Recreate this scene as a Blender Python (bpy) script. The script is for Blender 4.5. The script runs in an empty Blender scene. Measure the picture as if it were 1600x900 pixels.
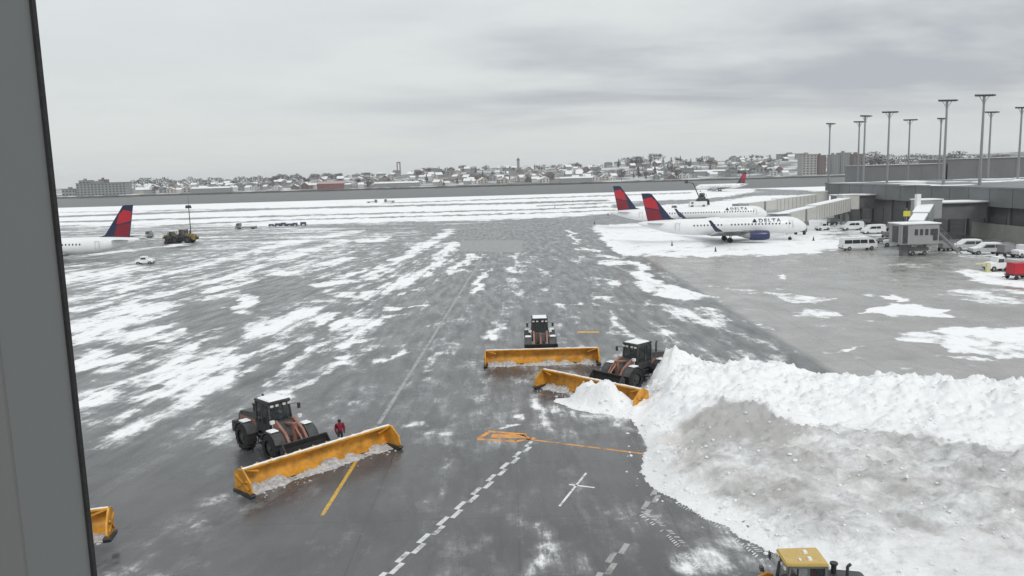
import bpy, bmesh, math, random
import numpy as np
from math import sin, cos, pi, radians, atan, sqrt, exp
from mathutils import Vector, Matrix, Euler
random.seed(7)
rng = np.random.RandomState(5)
S = bpy.context.scene
COL = S.collection

# ------------------------------------------------------------------ camera
F = 1250.0; H = 17.0; P = atan(178/1250); R = radians(1.6)
fw = Vector((0, cos(P), -sin(P))); u0 = Vector((0, sin(P), cos(P))); r0 = Vector((1, 0, 0))
rt = cos(R)*r0 - sin(R)*u0; up = sin(R)*r0 + cos(R)*u0
cam = bpy.data.objects.new('camera', bpy.data.cameras.new('camera')); COL.objects.link(cam)
m = Matrix((rt, up, -fw)).transposed().to_4x4(); m.translation = (0, 0, H); cam.matrix_world = m
cam.data.sensor_width = 36; cam.data.lens = 36*F/1600; cam.data.clip_start = 0.05; cam.data.clip_end = 20000
S.camera = cam

def G(x, y, z=0.0):
    d = fw + (x-800)/F*rt + (450-y)/F*up
    t = (z-H)/d.z
    return (d.x*t, d.y*t)
def AT(x, y, Y):
    d = fw + (x-800)/F*rt + (450-y)/F*up
    t = Y/d.y
    return (d.x*t, H+d.z*t)

# ------------------------------------------------------------------ materials
MATS = {}
def mat(name, col, rough=0.6, metal=0.0, var=0.12, scale=3.0, bump=0.0, emit=0, spec=0.5):
    if name in MATS: return MATS[name]
    M = bpy.data.materials.new(name); M.use_nodes = True; nt = M.node_tree
    b = nt.nodes['Principled BSDF']; b.inputs['Roughness'].default_value = rough; b.inputs['Metallic'].default_value = metal
    b.inputs['Specular IOR Level'].default_value = spec
    tc = nt.nodes.new('ShaderNodeTexCoord'); nz = nt.nodes.new('ShaderNodeTexNoise')
    nz.inputs['Scale'].default_value = scale; nz.inputs['Detail'].default_value = 6; nz.inputs['Roughness'].default_value = 0.65
    nt.links.new(tc.outputs['Object'], nz.inputs['Vector'])
    rp = nt.nodes.new('ShaderNodeValToRGB')
    rp.color_ramp.elements[0].position = 0.3; rp.color_ramp.elements[1].position = 0.7
    rp.color_ramp.elements[0].color = tuple(c*(1-var) for c in col)+(1,)
    rp.color_ramp.elements[1].color = tuple(min(1, c*(1+var)) for c in col)+(1,)
    nt.links.new(nz.outputs['Fac'], rp.inputs['Fac']); nt.links.new(rp.outputs['Color'], b.inputs['Base Color'])
    if bump:
        bp = nt.nodes.new('ShaderNodeBump'); bp.inputs['Strength'].default_value = bump; bp.inputs['Distance'].default_value = 0.05
        nt.links.new(nz.outputs['Fac'], bp.inputs['Height']); nt.links.new(bp.outputs['Normal'], b.inputs['Normal'])
    MATS[name] = M; return M

snowm = mat('fresh_snow', (.80, .82, .84), .75, var=.04, scale=4, bump=.5)
yellow = mat('pusher_yellow', (.58, .275, .03), .5, var=.42, scale=1.3, bump=.2)
orange = mat('arm_orange', (.27, .135, .10), .45, var=.25, scale=3)
dark = mat('dark_steel', (.03, .031, .034), .5, var=.3, scale=3)
dark2 = mat('charcoal_paint', (.05, .051, .053), .5, var=.55, scale=2.2, bump=.1)
rubber = mat('tyre_rubber', (.018, .018, .019), .85, var=.3, scale=8, bump=.3)
steel = mat('worn_steel', (.28, .28, .28), .4, .6, var=.2)
glass = mat('vehicle_glass', (.03, .035, .04), .08, var=.1, spec=.8)
white = mat('white_paint', (.74, .75, .75), .35, var=.04, scale=.6)
planewhite = mat('aircraft_white', (.76, .77, .78), .3, var=.04, scale=.35)
navy = mat('navy_paint', (.012, .02, .06), .35, var=.15)
engblue = mat('nacelle_blue', (.022, .03, .095), .3, var=.15)
red = mat('signal_red', (.42, .014, .028), .4, var=.1)
maroon = mat('deep_red', (.20, .006, .02), .4, var=.1)
wing = mat('wing_grey', (.42, .43, .43), .4, var=.1, scale=.8)
wallgrey = mat('terminal_cladding', (.16, .165, .17), .55, var=.10, scale=.25)
walldark = mat('terminal_dark', (.125, .13, .135), .5, var=.2, scale=.3)
wallmid = mat('screen_cladding', (.15, .155, .16), .55, var=.08, scale=.15)
conc = mat('concrete_wall', (.30, .30, .28), .8, var=.12, scale=.6)
roofmat = mat('roof_membrane', (.20, .205, .21), .8, var=.2, scale=.15)
bridgemat = mat('bridge_panel', (.50, .50, .47), .5, var=.08, scale=.6)
bridgegrey = mat('bridge_grey', (.30, .31, .31), .5, var=.1, scale=.6)
galv = mat('galvanised', (.26, .27, .28), .5, .4, var=.1)
signyellow = mat('sign_yellow', (.50, .47, .05), .5, var=.08)
olive = mat('olive_yellow', (.22, .16, .05), .5, var=.3)
roofyellow = mat('cab_roof_yellow', (.52, .37, .12), .5, var=.12, scale=4)

# ------------------------------------------------------------------ mesh builder
class MB:
    def __init__(s): s.v = []; s.f = []
    def add(s, v, f):
        n = len(s.v); s.v += [tuple(p) for p in v]; s.f += [tuple(i+n for i in q) for q in f]; return s
    def box(s, c, d, rz=0, ry=0, rx=0, taper=1.0):
        E_ = Euler((rx, ry, rz)).to_matrix(); v = []
        for z in (-.5, .5):
            k = taper if z > 0 else 1
            for x, y in ((-.5, -.5), (.5, -.5), (.5, .5), (-.5, .5)):
                v.append(E_ @ Vector((x*d[0]*k, y*d[1]*k, z*d[2])) + Vector(c))
        return s.add(v, [(3, 2, 1, 0), (4, 5, 6, 7), (0, 1, 5, 4), (1, 2, 6, 5), (2, 3, 7, 6), (3, 0, 4, 7)])
    def beam(s, a, b, w, h):
        a = Vector(a); b = Vector(b); d = (b-a)
        side = d.cross(Vector((0, 0, 1)))
        if side.length < 1e-4: side = Vector((0, 1, 0))
        side.normalize(); n = side.cross(d).normalized()
        v = []
        for p in (a, b):
            for i, j in ((-1, -1), (1, -1), (1, 1), (-1, 1)): v.append(p+side*i*w/2+n*j*h/2)
        return s.add(v, [(3, 2, 1, 0), (4, 5, 6, 7), (0, 1, 5, 4), (1, 2, 6, 5), (2, 3, 7, 6), (3, 0, 4, 7)])
    def cyl(s, a, b, r1, r2=None, n=12):
        r2 = r1 if r2 is None else r2
        a = Vector(a); b = Vector(b); d = (b-a).normalized()
        q = d.orthogonal().normalized(); w = d.cross(q); v = []
        for p, r in ((a, r1), (b, r2)):
            for i in range(n):
                t = 2*pi*i/n; v.append(p+q*cos(t)*r+w*sin(t)*r)
        f = [(i, (i+1) % n, n+(i+1) % n, n+i) for i in range(n)]
        return s.add(v, f+[tuple(range(n))[::-1], tuple(range(n, 2*n))])
    def prism(s, poly, y0, y1, axis='y'):
        n = len(poly)
        def P3(p, t):
            if axis == 'y': return (p[0], t, p[1])
            if axis == 'x': return (t, p[0], p[1])
            return (p[0], p[1], t)
        v = [P3(p, y0) for p in poly]+[P3(p, y1) for p in poly]
        return s.add(v, [(i, (i+1) % n, n+(i+1) % n, n+i) for i in range(n)]+[tuple(range(n))[::-1], tuple(range(n, 2*n))])
    def loft(s, rings, cap=True):
        n = len(rings[0]); v = [p for r in rings for p in r]; f = []
        for k in range(len(rings)-1):
            for i in range(n):
                f.append((k*n+i, k*n+(i+1) % n, (k+1)*n+(i+1) % n, (k+1)*n+i))
        if cap: f += [tuple(range(n))[::-1], tuple(range((len(rings)-1)*n, len(rings)*n))]
        return s.add(v, f)
    def blob(s, c, r, n=6, sq=.8, jit=.25, rg=random):
        rings = []
        c = Vector(c)
        for k in range(1, 4):
            ph = pi*k/4; ring = []
            for i in range(n):
                t = 2*pi*i/n; j = 1+rg.uniform(-jit, jit)
                ring.append((c.x+r*j*sin(ph)*cos(t), c.y+r*j*sin(ph)*sin(t), c.z+r*sq*j*cos(ph)))
            rings.append(ring)
        return s.loft(rings)
    def build(s, name, mt, parent=None, smooth=False, loc=None, bevel=0):
        me = bpy.data.meshes.new(name); me.from_pydata(s.v, [], s.f)
        bm = bmesh.new(); bm.from_mesh(me)
        bmesh.ops.recalc_face_normals(bm, faces=bm.faces)
        if bevel:
            bmesh.ops.bevel(bm, geom=[e for e in bm.edges if e.is_manifold and e.calc_face_angle(0) > .5], offset=bevel, segments=2, affect='EDGES', clamp_overlap=True)
        bm.to_mesh(me); bm.free()
        me.materials.append(mt)
        if smooth:
            me.polygons.foreach_set('use_smooth', [True]*len(me.polygons))
            me.set_sharp_from_angle(angle=radians(40))
        o = bpy.data.objects.new(name, me); COL.objects.link(o)
        if parent: o.parent = parent
        if loc: o.location = loc
        return o

def tag(o, label=None, cat=None, group=None, kind=None):
    if label: o['label'] = label
    if cat: o['category'] = cat
    if group: o['group'] = group
    if kind: o['kind'] = kind
    return o
def empty(name, loc=(0, 0, 0), rz=0, label=None, cat=None, group=None):
    o = bpy.data.objects.new(name, None); COL.objects.link(o); o.location = loc; o.rotation_euler = (0, 0, rz)
    o.empty_display_size = .3
    return tag(o, label, cat, group)
def copy_tree(o, parent=None):
    c = o.copy(); COL.objects.link(c); c.parent = parent
    for ch in o.children: copy_tree(ch, c)
    return c
def place(c, loc, rz, label, group=None, scale=None):
    c.location = loc; c.rotation_euler = (0, 0, rz); c['label'] = label
    if group: c['group'] = group
    if scale: c.scale = scale
    return c

# ------------------------------------------------------------------ numpy noise
def vnoise(x, y, seed=0):
    xi = np.floor(x).astype(np.int64); yi = np.floor(y).astype(np.int64); xf = x-xi; yf = y-yi
    def h(a, b):
        n = (a*374761393+b*668265263+seed*144665) & 0x7fffffff
        n = ((n ^ (n >> 13))*1274126177) & 0x7fffffff
        return ((n ^ (n >> 16)) & 0xffff)/65535.0
    u = xf*xf*(3-2*xf); w = yf*yf*(3-2*yf)
    return (h(xi, yi)*(1-u)+h(xi+1, yi)*u)*(1-w)+(h(xi, yi+1)*(1-u)+h(xi+1, yi+1)*u)*w
def fbm(x, y, oct=4, seed=0, gain=.5):
    a = 1; s = 0; t = 0
    for k in range(oct):
        s = s+a*vnoise(x*2**k+17*k, y*2**k-9*k, seed+k); t += a; a *= gain
    return s/t
def sstep(a, b, x):
    t = np.clip((x-a)/(b-a), 0, 1); return t*t*(3-2*t)
def sdist(px, py, poly):
    inside = np.zeros(px.shape, bool); dmin = np.full(px.shape, 1e9); n = len(poly)
    for i in range(n):
        x1, y1 = poly[i]; x2, y2 = poly[(i+1) % n]
        dx, dy = x2-x1, y2-y1
        t = np.clip(((px-x1)*dx+(py-y1)*dy)/(dx*dx+dy*dy+1e-9), 0, 1)
        dmin = np.minimum(dmin, np.hypot(px-x1-t*dx, py-y1-t*dy))
        c = ((y1 > py) != (y2 > py)) & (px < (x2-x1)*(py-y1)/((y2-y1) if y2 != y1 else 1e-9)+x1)
        inside ^= c
    return np.where(inside, dmin, -dmin)
def grid_mesh(name, X, Y, Z, mt, attrs={}):
    ny, nx = X.shape
    me = bpy.data.meshes.new(name)
    v = np.stack([X, Y, Z], -1).reshape(-1, 3)
    i = np.arange(ny*nx).reshape(ny, nx)
    q = np.stack([i[:-1, :-1], i[:-1, 1:], i[1:, 1:], i[1:, :-1]], -1).reshape(-1, 4)
    me.vertices.add(len(v)); me.vertices.foreach_set('co', v.astype(np.float32).ravel())
    me.loops.add(q.size); me.loops.foreach_set('vertex_index', q.astype(np.int32).ravel())
    me.polygons.add(len(q)); me.polygons.foreach_set('loop_start', np.arange(0, q.size, 4, dtype=np.int32))
    me.update(calc_edges=True)
    me.polygons.foreach_set('use_smooth', [True]*len(q))
    for k, a in attrs.items():
        at = me.attributes.new(k, 'FLOAT', 'POINT'); at.data.foreach_set('value', a.astype(np.float32).ravel())
    me.materials.append(mt)
    o = bpy.data.objects.new(name, me); COL.objects.link(o); return o

# ------------------------------------------------------------------ node helpers
class NT:
    def __init__(s, tree): s.t = tree
    def n(s, typ, **k):
        o = s.t.nodes.new(typ)
        for a, b in k.items(): setattr(o, a, b)
        return o
    def l(s, a, b): s.t.links.new(a, b)
    def math(s, op, a, b=None, c=None, clamp=False):
        o = s.n('ShaderNodeMath', operation=op, use_clamp=clamp)
        for i, x in enumerate((a, b, c)):
            if x is None: continue
            if isinstance(x, (int, float)): o.inputs[i].default_value = x
            else: s.l(x, o.inputs[i])
        return o.outputs[0]
    def ramp(s, x, a, b):
        o = s.n('ShaderNodeMapRange', interpolation_type='SMOOTHSTEP')
        s.l(x, o.inputs[0]); o.inputs[1].default_value = a; o.inputs[2].default_value = b
        return o.outputs[0]
    def noise(s, vec, scale, detail=5, rough=.6, dist=0):
        o = s.n('ShaderNodeTexNoise'); s.l(vec, o.inputs['Vector'])
        o.inputs['Scale'].default_value = scale; o.inputs['Detail'].default_value = detail
        o.inputs['Roughness'].default_value = rough; o.inputs['Distortion'].default_value = dist
        return o.outputs['Fac']
    def comb(s, x, y, z=0):
        o = s.n('ShaderNodeCombineXYZ')
        for i, q in enumerate((x, y, z)):
            if isinstance(q, (int, float)): o.inputs[i].default_value = q
            else: s.l(q, o.inputs[i])
        return o.outputs[0]
    def mix(s, f, a, b):
        o = s.n('ShaderNodeMix', data_type='RGBA')
        if isinstance(f, (int, float)): o.inputs[0].default_value = f
        else: s.l(f, o.inputs[0])
        for i, q in ((6, a), (7, b)):
            if isinstance(q, tuple): o.inputs[i].default_value = q+(1,)
            else: s.l(q, o.inputs[i])
        return o.outputs[2]
    def attr(s, name):
        return s.n('ShaderNodeAttribute', attribute_name=name).outputs['Fac']

# ------------------------------------------------------------------ airfield ground
def ground_material():
    M = bpy.data.materials.new('airfield_surface'); M.use_nodes = True; N = NT(M.node_tree)
    b = M.node_tree.nodes['Principled BSDF']
    pos = N.n('ShaderNodeNewGeometry').outputs['Position']
    sp = N.n('ShaderNodeSeparateXYZ'); N.l(pos, sp.inputs[0]); X, Y = sp.outputs[0], sp.outputs[1]
    su, sv, cv, cc, wet = N.attr('su'), N.attr('sv'), N.attr('cover'), N.attr('concrete'), N.attr('thin')
    v1 = N.comb(su, sv)
    v2 = N.comb(N.math('MULTIPLY', X, .035), N.math('MULTIPLY', Y, .11)); far = N.attr('far')
    def fm(a_, b_):
        o = N.n('ShaderNodeMix', data_type='FLOAT'); N.l(far, o.inputs[0]); N.l(a_, o.inputs[2]); N.l(b_, o.inputs[3]); return o.outputs[0]
    n1 = fm(N.noise(v1, .42, 3, .5, .3), N.noise(v2, 1.0, 4, .6, .2))
    n2 = fm(N.noise(v1, 1.3, 7, .72, .25), N.noise(v2, 3.5, 6, .7, .2))
    n3 = N.noise(N.comb(X, Y), .38, 10, .76, .3)
    n4 = N.noise(v1, 6.5, 4, .7)
    n = N.math('ADD', N.math('ADD', N.math('MULTIPLY', n1, .34), N.math('MULTIPLY', n2, .22)), N.math('ADD', N.math('MULTIPLY', n3, .38), N.math('MULTIPLY', n4, .06)))
    lev = N.math('ADD', N.math('MULTIPLY', N.math('SUBTRACT', n, .5), 3.9), cv)
    thick = N.ramp(lev, .44, .80)
    thin = N.ramp(lev, .16, .62)
    # pavement
    na = N.noise(N.comb(X, Y), .12, 5, .6); nb = N.noise(v1, 3.0, 6, .7); nc = N.noise(N.comb(X, Y), 14, 3, .6)
    asph = N.mix(N.ramp(na, .3, .7), (.066, .067, .072), (.104, .105, .109))
    asph = N.mix(N.math('MULTIPLY', N.ramp(nb, .45, .75), .25), asph, (.15, .15, .15))
    asph = N.mix(N.math('MULTIPLY', N.ramp(nc, .45, .75), .25), asph, (.03, .03, .03))
    con = N.mix(N.ramp(na, .3, .7), (.25, .25, .238), (.33, .327, .31))
    con = N.mix(N.math('MULTIPLY', N.ramp(nb, .5, .8), .3), con, (.28, .28, .27))
    # slab joints of the concrete
    jx = N.math('ABSOLUTE', N.math('SUBTRACT', N.math('FRACT', N.math('DIVIDE', X, 7.6)), .5))
    jy = N.math('ABSOLUTE', N.math('SUBTRACT', N.math('FRACT', N.math('DIVIDE', Y, 7.6)), .5))
    j = N.math('GREATER_THAN', N.math('MAXIMUM', jx, jy), .4925)
    con = N.mix(N.math('MULTIPLY', j, .35), con, (.07, .07, .07))
    asph = N.mix(N.math('MULTIPLY', N.math('GREATER_THAN', N.math('MAXIMUM', jx, jy), .4945), .45), asph, (.035, .035, .036))
    wv = N.math('ABSOLUTE', N.math('SINE', N.math('ADD', N.math('MULTIPLY', N.attr('su'), 2.3), N.math('MULTIPLY', na, 9))))
    asph = N.mix(N.math('MULTIPLY', N.math('MULTIPLY', N.ramp(wv, .90, .99), N.ramp(nb, .4, .6)), .35), asph, (.045, .045, .047))
    pave = N.mix(cc, asph, con)
    slush = N.mix(N.ramp(n2, .35, .65), (.26, .265, .27), (.46, .47, .48))
    c1 = N.mix(N.math('MULTIPLY', N.math('MULTIPLY', thin, wet), .58), pave, slush)
    nd = N.noise(v1, 2.2, 5, .7)
    sn = N.mix(N.math('MULTIPLY', N.ramp(nd, .5, .75), N.attr('dirty')), (.86, .87, .88), (.52, .525, .53))
    c2 = N.mix(thick, c1, sn)
    N.l(c2, b.inputs['Base Color'])
    rn = N.noise(v1, .8, 4, .6)
    r1 = N.math('ADD', .13, N.math('MULTIPLY', N.ramp(rn, .3, .7), .25))
    r1 = N.math('ADD', r1, N.math('MULTIPLY', thin, .3))
    rr = N.n('ShaderNodeMix', data_type='FLOAT'); N.l(thick, rr.inputs[0]); N.l(r1, rr.inputs[2]); rr.inputs[3].default_value = .8
    N.l(rr.outputs[0], b.inputs['Roughness']); b.inputs['Specular IOR Level'].default_value = .5
    bp = N.n('ShaderNodeBump'); bp.inputs['Strength'].default_value = .6; bp.inputs['Distance'].default_value = .08
    N.l(N.math('ADD', N.math('MULTIPLY', thick, .7), N.math('MULTIPLY', N.math('MULTIPLY', n4, thick), .8)), bp.inputs['Height'])
    N.l(bp.outputs['Normal'], b.inputs['Normal'])
    return M

xs = np.concatenate([-np.geomspace(46, 900, 230)[::-1], np.arange(-45.5, 46, .5), np.geomspace(46.5, 900, 200)])
ys = np.concatenate([np.arange(-60, 22, 4), np.geomspace(24, 655, 520)])
GX, GY = np.meshgrid(xs, ys)
# where each point of the ground was surveyed from the photograph (plan of the snow cover)
def plan(GX, GY):
    vx, vy, vz = GX, np.maximum(GY, 18), -H
    a = vx*rt.x+vy*rt.y+vz*rt.z; b = vx*up.x+vy*up.y+vz*up.z; c = vx*fw.x+vy*fw.y+vz*fw.z
    return 800+F*a/c, 450-F*b/c
PXX, PYY = plan(GX+2.4*(fbm(GX/3.0, GY/4.5, 4, 91)-.5)*2, GY+(.03*GY)*(fbm(GX/2.5, GY/4.0, 4, 97)-.5)*2)
cover = np.full(GX.shape, .30)
thin = np.full(GX.shape, 1.0); dirty = np.full(GX.shape, .5)
def paint(poly, val, fe, arr=None):
    global cover
    k = 2.2 if arr is None else 1.0
    d = sdist(PXX, PYY*2, [(x, y*2) for x, y in poly])
    w = sstep(-fe, fe, d)
    A = cover if arr is None else arr
    A[:] = A*(1-w)+val*w
# field of streaked snow at the left, then each larger streak and bare patch
paint([(0, 340), (760, 350), (735, 400), (650, 440), (600, 480), (540, 560), (450, 610), (330, 640), (250, 670), (0, 700)], .45, 24)
paint([(0, 345), (480, 350), (620, 372), (440, 440), (240, 470), (0, 500)], .54, 16)
paint([(95, 372), (240, 378), (300, 385), (250, 400), (95, 412)], .22, 8)
paint([(640, 352), (925, 346), (1000, 470), (1060, 560), (820, 640), (620, 640), (640, 520), (700, 440), (745, 400)], .30, 10)
paint([(190, 660), (420, 650), (430, 690), (200, 700)], .40, 12)
def stroke(pts, w, val=.78):
    best = np.full(GX.shape, 1e9)
    for (x1, y1), (x2, y2) in zip(pts[:-1], pts[1:]):
        x1 *= .5; x2 *= .5
        dx, dy = x2-x1, y2-y1; t = np.clip(((PXX*.5-x1)*dx+(PYY-y1)*dy)/(dx*dx+dy*dy), 0, 1)
        best = np.minimum(best, np.hypot(PXX*.5-x1-t*dx, PYY-y1-t*dy))
    k = sstep(w*1.25, w*.45, best*(1+.5*(fbm(GX/3, GY/5, 2, 5)-.5)))
    cover[:] = cover*(1-k)+np.maximum(cover, val)*k if val > .4 else cover*(1-k)+val*k
WH = [[(205, 470), (285, 470), (265, 495), (200, 505), (130, 525), (112, 505), (150, 490)], [(350, 460), (400, 460), (385, 490), (370, 490)], [(380, 505), (480, 482), (480, 497), (450, 525), (388, 530)],
      [(112, 512), (262, 512), (225, 530), (115, 535)], [(122, 625), (155, 610), (230, 582), (305, 542), (322, 538), (308, 555), (400, 560), (375, 595), (330, 617), (292, 635), (275, 617), (215, 630), (242, 597), (187, 610), (175, 622), (127, 640)],
      [(315, 550), (380, 537), (405, 557), (320, 558)], [(142, 660), (205, 635), (242, 637), (185, 660), (155, 665)], [(117, 550), (155, 550), (227, 553), (175, 580), (130, 582)],
      [(440, 497), (500, 480), (572, 502), (528, 520), (490, 505), (445, 505)], [(100, 425), (230, 415), (200, 432), (102, 440)]]
BL = [[(275, 480), (355, 465), (380, 500), (310, 525), (265, 505)], [(388, 445), (440, 430), (500, 445), (480, 465), (400, 480)], [(312, 585), (330, 577), (340, 580), (318, 597)], [(600, 390), (625, 385), (640, 395), (605, 400)]]
for q in BL: paint(q, .08, 6)
for q in WH: paint(q, .80, 9)
for pts, w_ in (([(102, 435), (200, 420)], 4), ([(267, 427), (330, 410), (480, 372)], 3), ([(242, 462), (367, 432), (480, 392)], 3.5), ([(280, 470), (405, 435)], 3), ([(215, 535), (300, 515)], 3), ([(108, 485), (170, 472)], 2), ([(137, 458), (230, 432)], 2),
                ([(175, 457), (255, 430)], 2.5), ([(405, 555), (455, 537)], 3.5), ([(113, 525), (210, 525)], 2.5), ([(230, 542), (290, 523)], 3), ([(412, 597), (480, 557), (527, 525), (575, 505)], 5), ([(455, 615), (490, 595), (545, 562)], 6), ([(550, 545), (575, 530)], 4), ([(597, 562), (622, 550)], 5),
                ([(628, 673), (657, 662)], 4), ([(565, 437), (652, 390), (700, 363)], 5), ([(575, 460), (615, 447), (665, 425), (690, 402), (705, 382)], 6), ([(525, 437), (580, 417)], 2.5), ([(702, 430), (740, 400)], 5),
                ([(440, 425), (540, 405)], 5), ([(440, 402), (535, 377)], 4), ([(440, 382), (565, 360)], 3), ([(562, 377), (600, 372)], 4), ([(620, 462), (645, 455)], 2.5), ([(600, 482), (655, 478)], 1.8), ([(600, 495), (615, 492)], 3), ([(743, 460), (762, 422)], 3.5),
                ([(510, 457), (565, 465)], 5), ([(495, 445), (550, 440)], 3), ([(120, 680), (160, 668)], 3), ([(130, 400), (300, 380)], 2)): stroke(pts, w_)
for pts, w_, v in (([(672, 575), (693, 557)], 5, .56), ([(767, 528), (785, 512)], 6, .6), ([(735, 615), (745, 645)], 9, .56), ([(808, 400), (803, 460)], 6, .58), ([(657, 672), (760, 675)], 2, .5), ([(705, 505), (770, 495)], 3, .5), ([(640, 600), (700, 575)], 3, .42),
                   ([(835, 620), (850, 665)], 10, .6), ([(870, 640), (960, 660)], 8, .54), ([(800, 595), (840, 600)], 4, .5), ([(780, 655), (800, 650), (775, 670)], 2, .8), ([(330, 640), (480, 545)], 5, .12), ([(420, 575), (560, 480)], 3, .15), ([(200, 545), (300, 530)], 2, .15)): stroke(pts, w_, v)
# verge along the apron
paint([(980, 430), (1005, 412), (1030, 440), (1075, 450), (1120, 465), (1065, 466), (1003, 457)], .85, 6)
paint([(1010, 500), (1150, 500), (1260, 560), (1190, 575), (1060, 560)], .40, 10)
paint([(1015, 475), (1070, 478), (1130, 482), (1160, 510), (1090, 508), (1045, 498)], .60, 7)
for pts, w_, v in (([(938, 410), (1000, 412)], 4, .85), ([(935, 400), (980, 404)], 3, .7), ([(1095, 482), (1130, 492), (1150, 505)], 5, .75), ([(933, 467), (960, 467)], 4, .85), ([(880, 477), (925, 476)], 2, .7), ([(942, 480), (960, 515), (1000, 530)], 3.5, .58), ([(891, 361), (904, 380)], 2.5, .8),
                   ([(908, 388), (933, 393)], 2.5, .8), ([(932, 432), (965, 443)], 3, .6), ([(850, 420), (845, 450), (880, 480)], 3, .5), ([(900, 400), (930, 440)], 3, .45)): stroke(pts, w_, v)
# wet cleared foreground
paint([(100, 705), (420, 700), (640, 690), (980, 700), (1080, 790), (1260, 960), (0, 1300)], .16, 14)
paint([(120, 690), (620, 700), (990, 715), (1000, 760), (1280, 1000), (0, 1300)], .62, 14, thin)
paint([(140, 850), (260, 850), (260, 960), (140, 960)], .40, 14)
paint([(820, 845), (880, 845), (895, 905), (830, 905)], .50, 10)
paint([(770, 790), (800, 790), (850, 860), (835, 870)], .36, 6)
paint([(960, 770), (1060, 790), (1180, 880), (1080, 930), (950, 830)], .36, 14)
paint([(1060, 855), (1130, 850), (1180, 905), (1040, 905)], .50, 8)
paint([(1060, 780), (1110, 790), (1230, 880), (1190, 890), (1120, 840)], .62, 8)
# right hand verge and apron
paint([(925, 352), (1290, 340), (1330, 380), (1270, 398), (1100, 402), (960, 398)], .92, 7)
paint([(1050, 402), (1600, 395), (1900, 460), (1900, 640), (1310, 600), (1180, 500), (1050, 425)], .17, 6)
for q, v in (([(1200, 459), (1310, 464), (1275, 474), (1235, 474)], .75), ([(1258, 481), (1310, 487), (1309, 496), (1230, 495)], .75), ([(1352, 456), (1381, 460), (1355, 467)], .85), ([(1333, 486), (1392, 473), (1480, 481), (1467, 495), (1387, 497)], .95),
             ([(1456, 460), (1515, 447), (1600, 452), (1640, 478), (1520, 473)], .60), ([(1480, 420), (1600, 428), (1640, 450), (1546, 444)], .85), ([(1400, 520), (1493, 511), (1640, 511), (1640, 561), (1493, 553), (1467, 540), (1424, 532)], .80)): paint(q, v, 4)
for pts, w_, v in (([(1120, 450), (1240, 460)], 1.8, .7), ([(1381, 463), (1425, 471)], 3, .8), ([(1483, 559), (1568, 566)], 3, .6), ([(1280, 550), (1350, 541)], 3, .65), ([(1216, 431), (1235, 434)], 1.8, .8), ([(1357, 414), (1456, 412)], 1.2, .6), ([(1467, 385), (1533, 398)], 3, .85), ([(1130, 505), (1220, 515)], 2, .4)): stroke(pts, w_, v)
paint([(1290, 345), (1400, 350), (1400, 372), (1290, 376)], .62, 9)
paint([(1470, 385), (1700, 395), (1700, 412), (1500, 402)], .60, 7)
paint([(1030, 352), (1062, 352), (1062, 353), (1030, 353)], .9, 6)
# the field around the taxiways and runway
paint([(-600, 330), (95, 352), (420, 352), (760, 344), (900, 338), (1000, 330), (1300, 318), (2400, 270), (2400, 200), (-600, 250)], .95, 5)
for ln, w, val in (
        ([(-300, 351), (95, 338.5), (440, 326), (840, 316.5), (950, 313)], 2.4, .08),
        ([(95, 347), (440, 337.5), (840, 327), (950, 323)], 1.8, .2),
        ([(250, 352.5), (440, 344), (840, 333), (950, 329)], 1.6, .30),
        ([(600, 317.5), (840, 309.5), (1000, 304), (1080, 301)], 1.2, .25),
        ([(95, 332), (300, 328), (400, 326)], .9, .4),
        ([(840, 322), (950, 317), (1090, 312)], 1.5, .2),
        ([(960, 322), (1120, 312), (1180, 303), (1330, 301)], 5, .06),
        ([(1180, 297), (1300, 301), (1420, 300)], 4, .10)):
    k = np.zeros(GX.shape)
    for (x1, y1), (x2, y2) in zip(ln[:-1], ln[1:]):
        t = np.clip((PXX-x1)/(x2-x1), 0, 1); on = ((PXX >= x1-2) & (PXX <= x2+2))
        k = np.maximum(k, on*sstep(w*.75, w*.35, np.abs(PYY-(y1+(y2-y1)*t))))
    cover[:] = cover*(1-k)+val*k
dirty[:] = np.where(GY > 330, .15, .5)
concrete = sstep(26.2, 26.8, GX)*sstep(176, 174, GY)
left = sstep(-2, -26, GX)
su = np.where(GX < 26.5, GX-left*.17*(GY-90)*sstep(330, 180, GY)+.03*(GY-60), GX*.45)
su = su + 1.0*fbm(GX/9, GY/30, 2, 3)
sv = np.where(GX < 26.5, GY*.19, GY*.35)
far = sstep(150, 270, GY+np.where(GX < 0, -.3*GX, 0))
tilt = 0
ground = grid_mesh('ground', GX, GY, np.zeros(GX.shape), ground_material(),
                   dict(su=su, sv=sv, cover=cover, concrete=concrete, thin=thin, dirty=dirty, far=far))
tag(ground, kind='structure')

# river and the land beyond it
M = bpy.data.materials.new('river_water'); M.use_nodes = True; N = NT(M.node_tree); b = M.node_tree.nodes['Principled BSDF']
pos = N.n('ShaderNodeNewGeometry').outputs['Position']
mp = N.n('ShaderNodeMapping'); mp.inputs['Scale'].default_value = (.02, .12, 1); N.l(pos, mp.inputs[0])
wn = N.noise(mp.outputs[0], 1.2, 6, .65)
N.l(N.mix(wn, (.04, .045, .047), (.075, .08, .082)), b.inputs['Base Color']); b.inputs['Roughness'].default_value = .45
bp = N.n('ShaderNodeBump'); bp.inputs['Strength'].default_value = .9; bp.inputs['Distance'].default_value = .6
N.l(wn, bp.inputs['Height']); N.l(bp.outputs['Normal'], b.inputs['Normal'])
w = MB(); w.add([(-5000, 650, -1.2), (5000, 650, -1.2), (5000, 1400, -1.2), (-5000, 1400, -1.2)], [(0, 1, 2, 3)])
tag(w.build('river', M), kind='structure')
w = MB(); w.prism([(655, .02), (664, -1.6), (655, -1.6)], -900, 900, 'x')
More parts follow.
